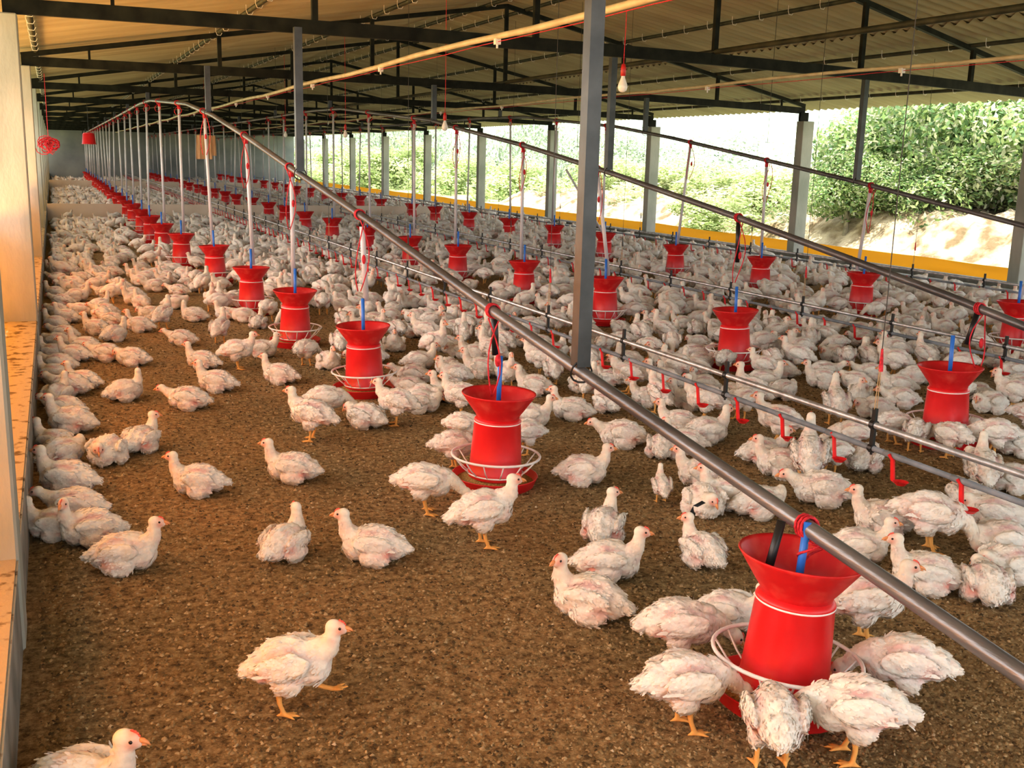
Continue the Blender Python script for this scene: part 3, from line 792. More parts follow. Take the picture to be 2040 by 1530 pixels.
    if vox < .01:
        T = Matrix.Translation(h) @ Hm.to_4x4() @ Matrix.Scale(1.25, 4)
        bm = BM(); 
        tube(bm, [(.018, 0, .001), (.026, 0, .0), (.033, 0, -.003), (.0375, 0, -.0075)], [.0058, .0048, .0030, .0008], 10)
        tube(bm, [(.016, 0, -.006), (.026, 0, -.0062), (.032, 0, -.0085)], [.0042, .0030, .0008], 8)
        bm.transform(T); kids.append(('beak', bm, M['beak']))
        bm = BM()
        for q, (px_, hh, r) in enumerate(((.0165, .0125, .0032), (.0125, .0155, .0036), (.008, .0175, .0032), (.0195, .0085, .0026))):
            blob(bm, (px_, 0, hh), (r*1.1, .0016, r*.85), sub=2)
        bm.transform(T); kids.append(('comb', bm, M['comb']))
        for s in (-1, 1):
            bm = BM(); blob(bm, (.0095, s*.0137, .004), (.0034, .0022, .0034), sub=2); bm.transform(T); kids.append(('eye', bm, M['eye']))
    return me, kids
KINDS = {'S': 'sit', 'SL': 'sit_l', 'SR': 'sit_r', 'L': 'rest', 'B': 'sleep', 'T': 'stand', 'TR': 'stand_r', 'A': 'alert', 'W': 'walk', 'P': 'peck', 'F': 'feed'}
PROTO = {}
def get_proto(k, var):
    key = (k, var)
    if key not in PROTO:
        me, kids = chicken_mesh(KINDS[k], len(PROTO)*7+3+var)
        km = []
        for nm, bm, mt in kids:
            m_ = bpy.data.meshes.new(nm); bm.to_mesh(m_); bm.free(); m_.materials.append(mt)
            m_.polygons.foreach_set('use_smooth', [True]*len(m_.polygons)); km.append((nm, m_))
        PROTO[key] = (me, km)
    return PROTO[key]
CH = []      # every individual: dict(x,y,rz,k,s)
def hand(lst):
    for e in lst:
        px, py, d, k = e[:4]; s = e[4] if len(e) > 4 else 1.0; lab = e[5] if len(e) > 5 else None
        p = at(px, py, 0.0)
        fx = math.cos(math.radians(d)); fy = math.sin(math.radians(d))
        g = Vector((RT.x, RT.y, 0)).normalized(); f_ = Vector((FWD.x, FWD.y, 0)).normalized()
        v = g*fx + f_*fy; rz = math.atan2(v.y, v.x)
        # py marks the lower edge of the body: move the centre a body half-depth away
        half = .055*s*(1+.8*abs(fy)) if k in ('S', 'SL', 'SR', 'L', 'B') else .0
        p = p + f_*half
        if p.x < XL+.075*s: p.x = XL+.075*s
        CH.append(dict(x=p.x, y=p.y, rz=rz, k=k, s=s, lab=lab, hand=True, d=d))
HAND = [
 (135, 1665, 0, 'S', 1.12, 'large orange-lit white chicken sitting at the bottom left corner, cut by the frame'),
 (585, 1418, 0, 'W', 1.0, 'white chicken walking with one orange foot lifted, alone on bare litter'),
 (242, 1148, 8, 'S', 1.0, 'white chicken sitting alone near the left curb, facing away from the curb'),
 (163, 1096, 205, 'SL', .98, 'plump white chicken with red face sitting in front of two huddled by the curb'),
 (95, 1080, 190, 'S', .85, 'shadowed chicken pressed against the left curb behind the plump white one'),
 (138, 1042, 185, 'L', .95, 'pinkish chicken lying behind the plump one near the left curb'),
 (560, 1128, 66, 'SL', .95, 'white chicken seen from behind, sitting, its head turned back to the left'),
 (736, 1130, 178, 'S', 1.02, 'white chicken sitting with long pink neck stretched toward the curb side'),
 (848, 1022, -2, 'F', 1.12, 'white chicken standing on yellow legs eating from the second feeder pan'),
 (962, 1088, 12, 'T', 1.06, 'white chicken standing tall in front of the second feeder pan'),
 (1205, 1092, 75, 'SR', .98, 'back of a pink-backed chicken sitting, topmost of the group of three'),
 (1217, 1162, -3, 'S', 1.0, 'white chicken sitting in the middle of the group of three, orange beak outward'),
 (1172, 1250, 158, 'SL', 1.08, 'white chicken with red face and red flank, frontmost of the group of three'),
 (1404, 1140, 115, 'SL', .9, 'ragged chicken sitting with one black feather standing beside its head'),
 (1352, 1328, 8, 'F', 1.1, 'white chicken reaching into the nearest feeder from behind two others'),
 (1362, 1452, 14, 'F', 1.1, 'white chicken with red flank standing, eating at the nearest feeder'),
 (1465, 1270, -30, 'S', .9, 'chicken with red face sitting right behind the nearest feeder ring'),
 (1535, 1528, 84, 'F', 1.08, 'ragged pink-rumped chicken seen from behind at the nearest feeder pan'),
 (1690, 1510, 166, 'F', 1.14, 'big white chicken with fanned tail eating at the nearest feeder'),
 (1790, 1410, 160, 'F', 1.1, 'greyish white chicken with tail raised, on the far right of the nearest feeder'),
 (1718, 1278, -8, 'T', 1.05, 'white chicken with pink neck standing just behind the nearest feeder funnel'),
 (1852, 1190, 166, 'S', 1.02, 'white chicken sitting under the slanting pipe facing a second chicken'),
 (1722, 1130, -14, 'S', .95, 'chicken with orange comb peeking over the slanting pipe at its neighbour'),
 (1985, 1216, 82, 'B', .98, 'round fluffy chicken seen from behind with pink bare rump'),
 (1762, 1072, 172, 'S', 1.02, 'long-necked chicken with pink face sitting beside one that pecks'),
 (1850, 1098, -18, 'P', 1.12, 'white chicken bending down to peck the litter near the frame edge'),
 (2000, 1118, 178, 'L', 1.05, 'white chicken lying at the frame edge with its beak toward the pecking one'),
 (1992, 1062, 150, 'B', 1.02, 'white chicken resting just behind the frame-edge pair'),
 (2012, 1168, 200, 'B', .95, 'white chicken partly cut by the frame below the resting pair'),
 (1408, 1042, 275, 'B', 1.0, 'white chicken facing the camera with its beak tucked down'),
 (1455, 1018, 172, 'S', .95, 'pale chicken sitting right behind the one that tucks its beak'),
 (1512, 1035, 15, 'B', .98, 'pink-backed chicken lying half hidden by the slanting pipe'),
 (1397, 976, 172, 'S', .98, 'white chicken with pink face sitting close above the slanting pipe'),
 (1317, 1000, 96, 'A', .55, 'very small chicken sitting alone with its back to the camera'),
 (1165, 970, -4, 'S', 1.0, 'mauve-winged chicken sitting to the right of the second feeder'),
 (1238, 895, 178, 'L', 1.05, 'white chicken lying with neck stretched low, beak to the litter'),
 (1325, 919, 80, 'B', .92, 'round chicken seen from behind beside the slanting pipe'),
 (1137, 840, 172, 'S', .98, 'white chicken sitting with pink head up behind the second feeder'),
 (1208, 826, 120, 'SL', .88, 'chicken with neck raised sitting next to bare litter under the pipe'),
 (1060, 853, -8, 'S', .95, 'white chicken with orange beak just to the right of the second feeder drum'),
 (722, 857, 150, 'B', 1.0, 'red-flanked chicken resting below the third feeder pan'),
 (622, 878, 168, 'T', 1.05, 'ragged white chicken standing on yellow legs left of the third feeder, facing the curb'),
 (790, 847, 176, 'T', .98, 'white chicken standing on yellow legs, head low, at the third feeder pan'),
 (842, 822, -5, 'B', .95, 'greyish chicken resting behind the one standing at the third feeder'),
 (652, 838, 15, 'F', 1.05, 'white chicken feeding at the left side of the third feeder'),
 (575, 965, 178, 'S', 1.0, 'white chicken sitting alone with mauve back and small pink head'),
 (385, 992, 188, 'S', .98, 'white chicken with bright red face sitting alone facing the curb'),
 (270, 908, 75, 'SR', .95, 'red-rumped chicken seen from behind with head turned sideways'),
 (198, 936, 268, 'B', 1.0, 'round white chicken facing the camera, head sunk in its breast'),
 (242, 803, 40, 'SL', .95, 'fluffed chicken with red patch sitting alone, head turned'),
 (367, 819, 182, 'L', 1.0, 'white chicken lying low on bare litter, neck held forward'),
 (425, 783, 177, 'S', 1.0, 'white chicken sitting behind the low-lying one'),
 (398, 738, 172, 'S', .95, 'pink-striped chicken with red face sitting behind two others in a line'),
 (357, 690, 181, 'L', .92, 'flat-lying chicken, hindmost of the line on bare litter'),
 (552, 767, 170, 'S', .98, 'white chicken sitting alone left of the third feeder funnel'),
 (474, 735, 4, 'T', .98, 'white chicken standing left of the fourth feeder pan'),
 (521, 714, 8, 'S', .95, 'chicken sitting right behind the one standing by the fourth feeder'),
 (438, 684, 82, 'A', .92, 'back view of a chicken standing upright near the fifth feeder'),
 (510, 657, 88, 'S', .85, 'small chicken sitting in front of the fifth feeder pan'),
 (610, 729, 62, 'F', 1.0, 'white chicken seen from behind feeding at the fourth feeder'),
 (650, 740, 300, 'S', .92, 'chicken facing the camera beside the fourth feeder'),
 (678, 716, 100, 'T', .98, 'back of a chicken standing right of the fourth feeder'),
 (257, 731, 178, 'B', .95), (206, 722, 182, 'L', .95), (163, 709, 175, 'S', .98, 'orange-lit chicken with red comb sitting near the left curb'), (221, 683, 60, 'S', .95), (186, 668, 172, 'S', .92),
 (273, 663, 177, 'S', .95), (325, 656, 70, 'A', .95), (295, 640, 182, 'B', .95), (382, 642, 180, 'SR', .95), (205, 634, 181, 'L', .95),
 (262, 597, 178, 'S', .9), (240, 583, 178, 'L', .9), (205, 595, 175, 'L', .9), (150, 602, 20, 'S', .95), (160, 565, 178, 'B', .95), (222, 552, 180, 'L', .95), (265, 556, 175, 'S', .9),
 (330, 560, 178, 'S', .9), (352, 590, 180, 'L', .9), (385, 583, 90, 'S', .9), (405, 570, 20, 'S', .9), (330, 540, 178, 'S', .9),
 (122, 988, 178, 'S', 1.05, 'red-flanked chicken sitting against the curb in front of a fluffy one'),
 (112, 934, 55, 'B', .95), (100, 908, 168, 'S', .88), (132, 867, 178, 'S', 1.05), (120, 838, 172, 'L', .95),
 (103, 812, 85, 'S', .92), (132, 790, 180, 'L', 1.0), (158, 778, 176, 'S', .88), (100, 765, 175, 'S', .9), (112, 742, 178, 'L', .9), (103, 720, 170, 'S', .85), (135, 722, 178, 'S', .9),
 (108, 697, 178, 'B', .9), (122, 680, 175, 'L', .9), (104, 660, 165, 'S', .9), (128, 645, 178, 'S', .9), (108, 632, 178, 'B', .9), (120, 612, 178, 'L', .9), (105, 596, 170, 'S', .9), (125, 580, 178, 'B', .9),
 (110, 565, 178, 'L', .9), (104, 548, 175, 'S', .9), (128, 540, 178, 'L', .9),
 # centre
 (944, 724, 177, 'S', 1.0), (955, 754, 176, 'S', 1.02), (1075, 750, 160, 'T', 1.0), (1107, 738, 60, 'T', .95), (1062, 790, 172, 'S', .98), (1172, 802, 70, 'T', .92),
 (893, 803, 182, 'S', .98), (918, 830, 172, 'T', .95), (835, 738, 12, 'S', .95), (848, 690, 172, 'T', .98), (782, 704, 280, 'S', .95), (932, 692, 95, 'A', .9), (957, 694, 80, 'A', .92),
 (820, 770, 178, 'L', 1.0), (808, 790, 172, 'L', .9), (845, 815, 340, 'B', .95), (888, 703, 178, 'L', .95), (1252, 784, 172, 'T', 1.0), (1320, 795, 168, 'T', .95), (1312, 822, 120, 'A', .9),
 (1372, 818, 175, 'S', .95), (1352, 866, 172, 'S', .95), (905, 935, 12, 'F', 1.0, 'white chicken eating behind the left side of the second feeder ring'),
 (925, 890, -15, 'F', .95, 'white chicken half hidden behind the second feeder drum'), (1045, 905, 200, 'F', .9),
 (1402, 842, 168, 'T', 1.05), (1412, 888, 14, 'S', 1.05, 'long-necked chicken sitting with neck raised above the slanting pipe'), (1362, 905, 172, 'S', .9),
 (1547, 884, 160, 'T', 1.02, 'white chicken drinking at the first drinker line, standing'),
 (1605, 966, 78, 'A', 1.1, 'tall white chicken standing upright with its back to the camera'),
 (1527, 930, 4, 'S', 1.0, 'white chicken lying behind the one beside the tall standing bird'), (1558, 956, 172, 'S', 1.02, 'white chicken sitting at the feet of the tall standing bird'),
 (1640, 1012, 178, 'L', 1.1, 'white chicken with lowered orange head crouching beside bare litter'), (1733, 945, 50, 'B', .98, 'grey-striped round chicken lying under two red drip cups'),
 (1690, 906, 170, 'F', .95), (1663, 846, 86, 'A', .98, 'chicken standing with its white neck up behind the first drinker line'), (1745, 838, 178, 'B', .98), (1782, 884, 10, 'F', .95), (1832, 897, 60, 'F', .95), (1890, 912, 120, 'F', 1.0),
 (1955, 905, 166, 'F', 1.08, 'white chicken with raised tail eating at the nearest feeder of the middle row'), (2028, 912, 178, 'S', 1.0), (1968, 825, 200, 'B', 1.0), (1925, 815, 30, 'F', 1.0), (2010, 820, 160, 'T', 1.0),
 (1778, 752, 166, 'T', 1.0), (1690, 740, 80, 'F', 1.0), (1722, 740, 95, 'T', .92), (1645, 760, 2, 'L', 1.0, 'white chicken stretched flat on bare litter with one yellow foot out'), (1586, 742, 160, 'T', .98), (1525, 780, 2, 'S', 1.02),
 (1550, 753, 150, 'B', .95), (1425, 738, 20, 'B', .95), (1385, 722, 8, 'L', 1.0), (1508, 740, 100, 'F', .95), (1790, 788, 174, 'S', .98), (1797, 815, 178, 'L', .95), (1613, 702, 80, 'A', .92), (1640, 698, 150, 'T', .95),
 (1945, 1032, 95, 'B', 1.0), (1958, 985, 80, 'A', .95, 'chicken with its neck up under the rightmost drip cup'), (2015, 985, 178, 'S', .98), (1968, 958, 100, 'B', .95),
 (1495, 660, 172, 'S', .95), (1290, 812, 172, 'S', .9),
]
hand(HAND)
for it in range(40):
    for i, a in enumerate(CH):
        for b_ in CH[i+1:]:
            dx = b_['x']-a['x']; dy = b_['y']-a['y']; d = math.hypot(dx, dy); mn = .178
            if 1e-6 < d < mn:
                q = (mn-d)*.25/d; a['x'] -= dx*q; a['y'] -= dy*q; b_['x'] += dx*q; b_['y'] += dy*q
        for f_ in FEED[:12]+[g for g in FEED if g[0] == 1][:5]:
            dx = a['x']-f_[2]; dy = a['y']-f_[3]; d = math.hypot(dx, dy); mn = .30 if a['k'] in ('F', 'P') else .285
            if d < mn: a['x'] += dx/d*(mn-d)*.5; a['y'] += dy/d*(mn-d)*.5
        a['x'] = max(a['x'], XL+.085)
random.seed(11)
# ---- fill the flock between the hand placed birds
cells = {}
def cell(x, y): return (int(x/.3), int(y/.3))
def addc(x, y): cells.setdefault(cell(x, y), []).append((x, y))
def close(x, y, r):
    cx_, cy_ = cell(x, y)
    for i in range(-1, 2):
        for j in range(-1, 2):
            for (a, b_) in cells.get((cx_+i, cy_+j), ()):
                if (a-x)**2+(b_-y)**2 < r*r: return True
    return False
for c in CH: addc(c['x'], c['y'])
FP = [(f_[2], f_[3]) for f_ in FEED]
def near_feeder(x, y):
    return min(((x-a)**2+(y-b_)**2, i) for i, (a, b_) in enumerate(FP))
def density(x, y, px, py):
    """0..1 how crowded the photo shows this patch of litter"""
    if py > 1020: return 0
    if px < 1340 and py > 830: return 0
    if px < 700 and py > 640: return 0
    if px < 900 and py > 740: return 0
    if px < 1150 and py > 780: return 0
    if px >= 1340 and py > 800:
        return .30 if px > 1850 else (.12 if px > 1480 else .08)
    if y > 24.9: return .95
    if x < .40: return .95
    if x < 1.45:
        g = noise.noise(Vector((x*.9, y*.33, 1.7)))
        if y < 11: return .42 if g > -.1 else .16
        return .75 if g > -.12 else .18
    if 10.2 < x: return .18
    if 1.45 <= x < 2.6: return .9
    g = noise.noise(Vector((x*.8, y*.6, 4.2)))
    return .96 if g > -.3 else .45
EXTRA = []
tries = 0
yy = 2.2
rowy = []
y = 2.5
while y < 57:
    x = XL+.10
    dxy = .235 if y < 25 else .27
    while x < 10.8:
        xx = x+random.uniform(-.09, .09); y2 = y+random.uniform(-.09, .09)
        x += dxy
        if abs(y2-24.46) < .2 or abs(y2-42.9) < .2 or xx < XL+.13: continue
        px, py = proj((xx, y2, .06))
        if px > 2080 or px < 60: continue
        if random.random() > density(xx, y2, px, py): continue
        d2, fi = near_feeder(xx, y2)
        if d2 < .25**2: continue
        if close(xx, y2, .205 if y < 12 else .19): continue
        addc(xx, y2)
        if d2 < .40**2:
            a = math.atan2(FP[fi][1]-y2, FP[fi][0]-xx)+random.uniform(-.3, .3); k = random.choice('FFFFTB')
        else:
            a = random.uniform(0, 2*PI) if random.random() < .45 else PI*.95+random.gauss(0, .5)-YAW
            k = random.choice(['S', 'S', 'SL', 'SR', 'L', 'B', 'B', 'T', 'TR', 'A', 'F', 'P']) if xx > 1.3 else random.choice(['S', 'SL', 'SR', 'L', 'B', 'S', 'L', 'B', 'T'])
        EXTRA.append(dict(x=xx, y=y2, rz=a, k=k, s=random.uniform(.84, 1.0), lab=None, hand=False, d=0))
    y += dxy
print('HAND', len(CH), 'EXTRA', len(EXTRA))
def visdist(c): return math.hypot(c['x'], c['y'])
EXTRA.sort(key=visdist)
NIND = 296
inside = []
rest = []
for c in EXTRA:
    px, py = proj((c['x'], c['y'], .06))
    if len(CH)+len(inside) < NIND and -10 < px < 2060: inside.append(c)
    else: rest.append(c)
CH += inside
# ---- labels for birds without their own text
rowname = ['left row', 'middle row', 'right row']
posw = {'S': 'sitting', 'SL': 'sitting', 'SR': 'sitting', 'L': 'lying', 'B': 'resting', 'T': 'standing', 'TR': 'standing', 'A': 'upright', 'W': 'walking', 'P': 'pecking', 'F': 'feeding'}
ctr = {}
for c in CH:
    if c['lab']: continue
    x, y = c['x'], c['y']
    d2, fi = near_feeder(x, y); row, k, X, Y, nF = FEED[fi]; nm = ordn[nF] if nF < 13 else f'number {nF+1}'
    if x < .34:
        pr = min(range(len(TR_Y)), key=lambda i: abs(TR_Y[i]-y)); key = ('curb', pr)
        place = f'against the left curb by the {ordn[pr]} pillar'
    elif math.sqrt(d2) < .75:
        key = (row, k); place = f'at the {nm} {rowname[row]} feeder'
    else:
        li = min(range(3), key=lambda i: abs(LINES[i][0]-x))
        if abs(LINES[li][0]-x) < .5: key = ('line', li, nF); place = f'under the {["first", "second", "third"][li]} drinker line by the {nm} {rowname[row]} feeder'
        else: key = ('open', row, k, x < X); place = f'on the litter {"left" if x < X else "right"} of the {nm} {rowname[row]} feeder'
    c['key'] = (key, c['k'][0]); c['place'] = place
groups = {}
for c in CH:
    if not c['lab']: groups.setdefault((c['key'], posw[c['k']], c['place']), []).append(c)
for (key, pw, place), lst in groups.items():
    lst.sort(key=visdist)
    for i, c in enumerate(lst):
        if len(lst) == 1: c['lab'] = f'white chicken {pw} {place}'
        else: c['lab'] = f'{ordn[min(i, 12)]} white chicken {pw} {place}'
random.seed(3)
for i, c in enumerate(CH):
    near = visdist(c) < 9
    me, kids = get_proto(c['k'], (i % 2) if visdist(c) < 6.5 and c['k'] in ('S', 'F', 'T', 'B', 'L') else 0)
    o = link_mesh('chicken', me, loc=(c['x'], c['y'], 0)); o.rotation_euler = (0, 0, c['rz']); s = c['s']*(.88 if c['k'] == 'F' else .97)
    o.scale = (s*random.uniform(.98, 1.03), s*random.uniform(.97, 1.06), s)
    tag(o, c['lab'], 'chicken', 'white broiler chickens')
    for nm, m_ in kids: link_mesh(nm, m_, o)
# black feather beside the ragged chicken
bf = at(1376, 1072, .0); bm = BM()
vs = [bm.verts.new(v) for v in ((0, 0, .0), (.012, .004, .05), (.002, 0, .085), (-.014, .003, .05))]; bm.faces.new(vs)
vs2 = [bm.verts.new(v) for v in ((0, 0, .085), (.05, .01, .098), (.062, .0, .090), (.02, -.005, .078))]; bm.faces.new(vs2)
tag(mesh_obj('feather', bm, M['black'], loc=(bf.x, bf.y, .055)), 'black feather sticking up beside the ragged sitting chicken', 'feather')
# ---- the rest of the flock as one mass
low = {}
for k in ('S', 'L', 'B', 'T', 'F', 'A'):
    for lv, vx in ((0, .0105), (1, .022)):
        me, _ = chicken_mesh(KINDS[k], 5, vx, 90 if lv == 0 else 0)
        me.calc_loop_triangles()
        n = len(me.vertices); V = np.empty(n*3, np.float32); me.vertices.foreach_get('co', V)
        t = np.empty(len(me.loop_triangles)*3, np.int32); me.loop_triangles.foreach_get('vertices', t)
        cc = np.empty(n*4, np.float32); me.color_attributes['Col'].data.foreach_get('color', cc)
        low[(k, lv)] = (V.reshape(-1, 3), t.reshape(-1, 3), cc.reshape(-1, 4))
mp = {'SL': 'S', 'SR': 'S', 'TR': 'T', 'P': 'F', 'W': 'T'}
vs, ts, cs = [], [], []; off = 0
rng = np.random.default_rng(4)
for c in rest:
    c['x'] = max(c['x'], XL+.165)
    k = mp.get(c['k'], c['k']); V, t, cc = low[(k, 0 if c['y'] < 20 else 1)]
    if c['y'] > 43 and random.random() < .35: continue
    a = c['rz']; ca, sa = math.cos(a), math.sin(a); s = c['s']
    W = np.empty_like(V); W[:, 0] = (V[:, 0]*ca-V[:, 1]*sa)*s+c['x']; W[:, 1] = (V[:, 0]*sa+V[:, 1]*ca)*s+c['y']; W[:, 2] = V[:, 2]*s
    vs.append(W); ts.append(t+off); off += len(V)
    tint = rng.uniform(.90, 1.04); q = cc.copy(); q[:, :3] *= tint; cs.append(q)
VV = np.concatenate(vs); TT = np.concatenate(ts); CC = np.concatenate(cs)
me = bpy.data.meshes.new('chicken_flock'); me.vertices.add(len(VV)); me.vertices.foreach_set('co', VV.ravel())
me.loops.add(len(TT)*3); me.loops.foreach_set('vertex_index', TT.ravel().astype(np.int32))
me.polygons.add(len(TT)); me.polygons.foreach_set('loop_start', np.arange(0, len(TT)*3, 3, dtype=np.int32))
me.update(calc_edges=True)
ca_ = me.color_attributes.new('Col', 'FLOAT_COLOR', 'POINT'); ca_.data.foreach_set('color', np.clip(CC, 0, 1).ravel())
me.polygons.foreach_set('use_smooth', [True]*len(TT)); me.materials.append(M['chick'])
o = link_mesh('chicken_flock', me); tag(o, 'dense flock of white chickens filling the far part of the shed floor', 'chickens', 'white broiler chickens', 'stuff')
print('FLOCK', len(rest), len(TT))
# ---- litter crumbs near the camera
rng = np.random.default_rng(9); nfl = 90000
ys = rng.uniform(.0, 1, nfl)**1.6*9+1.5; xs = rng.uniform(0, 1, nfl)*(ys*.95+1.0)-.13
V = np.zeros((nfl, 5, 3)); ang = rng.uniform(0, 2*PI, nfl); L_ = rng.uniform(.0022, .0070, nfl)*(1+.07*ys); W_ = L_*rng.uniform(.35, .9, nfl)
ex = np.cos(ang)*L_; ey = np.sin(ang)*L_; wx = -np.sin(ang)*W_; wy = np.cos(ang)*W_
for i_, (a, b_) in enumerate(((-1, -1), (1, -1), (1, 1), (-1, 1))):
    V[:, i_, 0] = xs+a*ex+b_*wx; V[:, i_, 1] = ys+a*ey+b_*wy; V[:, i_, 2] = -.001
V[:, 4, 0] = xs+rng.normal(0, .3, nfl)*L_; V[:, 4, 1] = ys+rng.normal(0, .3, nfl)*L_; V[:, 4, 2] = L_*rng.uniform(.5, 1.1, nfl)
pal = np.array([(.16, .11, .05), (.28, .195, .095), (.38, .275, .145), (.50, .38, .22), (.09, .06, .03), (.34, .24, .12), (.64, .53, .37)])
ci = rng.choice(7, nfl, p=[.2, .22, .2, .08, .13, .165, .005]); colr = np.repeat(np.concatenate([pal[ci], np.ones((nfl, 1))], 1), 5, axis=0)
base = np.arange(nfl, dtype=np.int32)[:, None, None]*5
T = (base+np.array([[0, 1, 4], [1, 2, 4], [2, 3, 4], [3, 0, 4]], dtype=np.int32)[None]).reshape(-1)
me = bpy.data.meshes.new('litter_crumbs'); me.vertices.add(nfl*5); me.vertices.foreach_set('co', V.ravel())
me.loops.add(len(T)); me.loops.foreach_set('vertex_index', T); me.polygons.add(len(T)//3); me.polygons.foreach_set('loop_start', np.arange(0, len(T), 3, dtype=np.int32))
me.update(calc_edges=True)
ca_ = me.color_attributes.new('Col', 'FLOAT_COLOR', 'POINT'); ca_.data.foreach_set('color', colr.ravel()); me.materials.append(M['flake'])
tag(link_mesh('litter_crumbs', me), 'loose brown crumbs of litter scattered over the near floor', 'litter', kind='stuff')
# ------------------------------------------------------------------ outside
def grid_obj(name, x0, x1, y0, y1, nx, ny_, zf, mat, colf=None):
    bm = BM(); g = [[bm.verts.new((x0+(x1-x0)*i/nx, y0+(y1-y0)*j/ny_, 0)) for j in range(ny_+1)] for i in range(nx+1)]
    for r_ in g:
        for v in r_: v.co.z = zf(v.co.x, v.co.y)
    for i in range(nx):
        for j in range(ny_): bm.faces.new((g[i][j], g[i+1][j], g[i+1][j+1], g[i][j+1]))
    o = mesh_obj(name, bm, mat, smooth=True)
    if colf:
        ca_ = o.data.color_attributes.new('Col', 'FLOAT_COLOR', 'POINT')
        ca_.data.foreach_set('color', np.array([(*colf(v.co), 1) for v in o.data.vertices]).ravel())
    return o
def fbm(x, y, s, o=0, oc=5): return noise.fractal(Vector((x*s, y*s, o)), 1, 2, oc)
struct(grid_obj('ground', 11.85, 260, -30, 320, 90, 100, lambda x, y: -.25+.12*fbm(x, y, .15) + max(0, (x-30))*.012, M['ground']))
struct(grid_obj('ground_left', -60, -.47, -30, 90, 30, 40, lambda x, y: -.3, M['ground']))
# earth bank on the right, close to the shed
def bankz(x, y):
    yy = min(1, max(0, (31-y)/10)); f_ = min(1, max(0, (x-16.2-.5*noise.noise(Vector((y*.4, 0, 0))))/1.4))
    f_ = f_*f_*(3-2*f_); top = (.55+.3*noise.noise(Vector((y*.25, 3, 0))))*(.35+.65*yy)
    return -.3+(top+.3)*f_+.24*fbm(x*.6, y, 1.3, 2)*f_ + .09*fbm(x, y, 4, 5)*f_ + max(0, x-19)*.10
tag(grid_obj('earth_bank', 15.2, 34, 4, 40, 130, 260, bankz, M['bank']), 'sunlit bank of bare dry earth beyond the open right side', 'bank')
# distant hills, with haze mixed into their colours
def hill(name, cx_, cy_, rx, ry, h, n, o, c1, c2, lab):
    def zf(x, y):
        d = math.sqrt(((x-cx_)/rx)**2+((y-cy_)/ry)**2); b_ = max(0, 1-d)
        return -6+h*(b_**.8)*(1+.28*fbm(x, y, .014, o))+h*.035*fbm(x, y, .08, o)*(b_ > 0)
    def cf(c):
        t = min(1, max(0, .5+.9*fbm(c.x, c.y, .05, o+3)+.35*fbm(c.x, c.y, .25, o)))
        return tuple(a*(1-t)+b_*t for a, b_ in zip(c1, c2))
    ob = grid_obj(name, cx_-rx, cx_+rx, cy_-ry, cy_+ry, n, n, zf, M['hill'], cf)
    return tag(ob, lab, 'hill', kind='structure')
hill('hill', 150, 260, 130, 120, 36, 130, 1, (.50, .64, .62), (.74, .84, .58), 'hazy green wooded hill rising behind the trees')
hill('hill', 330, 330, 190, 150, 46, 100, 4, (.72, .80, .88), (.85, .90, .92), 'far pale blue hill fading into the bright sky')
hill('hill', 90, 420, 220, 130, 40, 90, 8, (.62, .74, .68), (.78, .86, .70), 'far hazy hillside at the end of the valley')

# trees
def leaf_mesh(seed, n, rx, rz, size, cols, lobes=14, droop=.0):
    rng = np.random.default_rng(seed)
    lc = rng.normal(0, .42, (lobes, 3)); lc[:, 2] = rng.uniform(-.55, .75, lobes); lr = rng.uniform(.28, .5, lobes)
    k = rng.integers(0, lobes, n); d = rng.normal(0, 1, (n, 3)); d /= np.linalg.norm(d, axis=1)[:, None]
    rr = lr[k]*rng.uniform(.72, 1.05, n); P = lc[k]+d*rr[:, None]
    if droop: P[:, 2] -= droop*rng.uniform(0, 1, n)**2
    C = P*np.array((rx, rx, rz))
    nrm = d+rng.normal(0, .55, (n, 3))+np.array((0, 0, .35)); nrm /= np.linalg.norm(nrm, axis=1)[:, None]
    t = np.cross(nrm, rng.normal(0, 1, (n, 3))); t /= np.linalg.norm(t, axis=1)[:, None]; b_ = np.cross(nrm, t)
    L_ = size*rng.uniform(.6, 1.3, n)[:, None]; V = np.empty((n, 4, 3))
    V[:, 0] = C-t*L_; V[:, 1] = C+b_*L_*.45; V[:, 2] = C+t*L_; V[:, 3] = C-b_*L_*.45
    pal = np.array(cols); ci = rng.integers(0, len(pal), n); col = pal[ci]*rng.uniform(.8, 1.2, n)[:, None]
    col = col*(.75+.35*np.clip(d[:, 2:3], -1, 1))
    me = bpy.data.meshes.new('foliage'); me.vertices.add(n*4); me.vertices.foreach_set('co', V.ravel())
    me.loops.add(n*4); me.loops.foreach_set('vertex_index', np.arange(n*4, dtype=np.int32)); me.polygons.add(n); me.polygons.foreach_set('loop_start', np.arange(0, n*4, 4, dtype=np.int32))
    me.update(calc_edges=True)
    ca_ = me.color_attributes.new('Col', 'FLOAT_COLOR', 'POINT'); c4 = np.ones((n*4, 4)); c4[:, :3] = np.clip(np.repeat(col, 4, axis=0), 0, 1); ca_.data.foreach_set('color', c4.ravel())
    me.materials.append(M['leaf']); return me
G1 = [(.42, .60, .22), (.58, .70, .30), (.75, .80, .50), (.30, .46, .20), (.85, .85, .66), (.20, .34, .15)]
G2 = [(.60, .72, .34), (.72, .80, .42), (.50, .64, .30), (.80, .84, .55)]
G3 = [(.55, .66, .48), (.66, .74, .58), (.44, .55, .42), (.74, .80, .68)]  # far tree leaves, paled so the colour carries the distance haze
leafA = leaf_mesh(1, 15000, 1, 1, .042, G1, 34); leafB = leaf_mesh(2, 7000, 1, 1, .045, G2, 14); leafC = leaf_mesh(3, 8000, 1, 1, .035, G3, 16, .8)
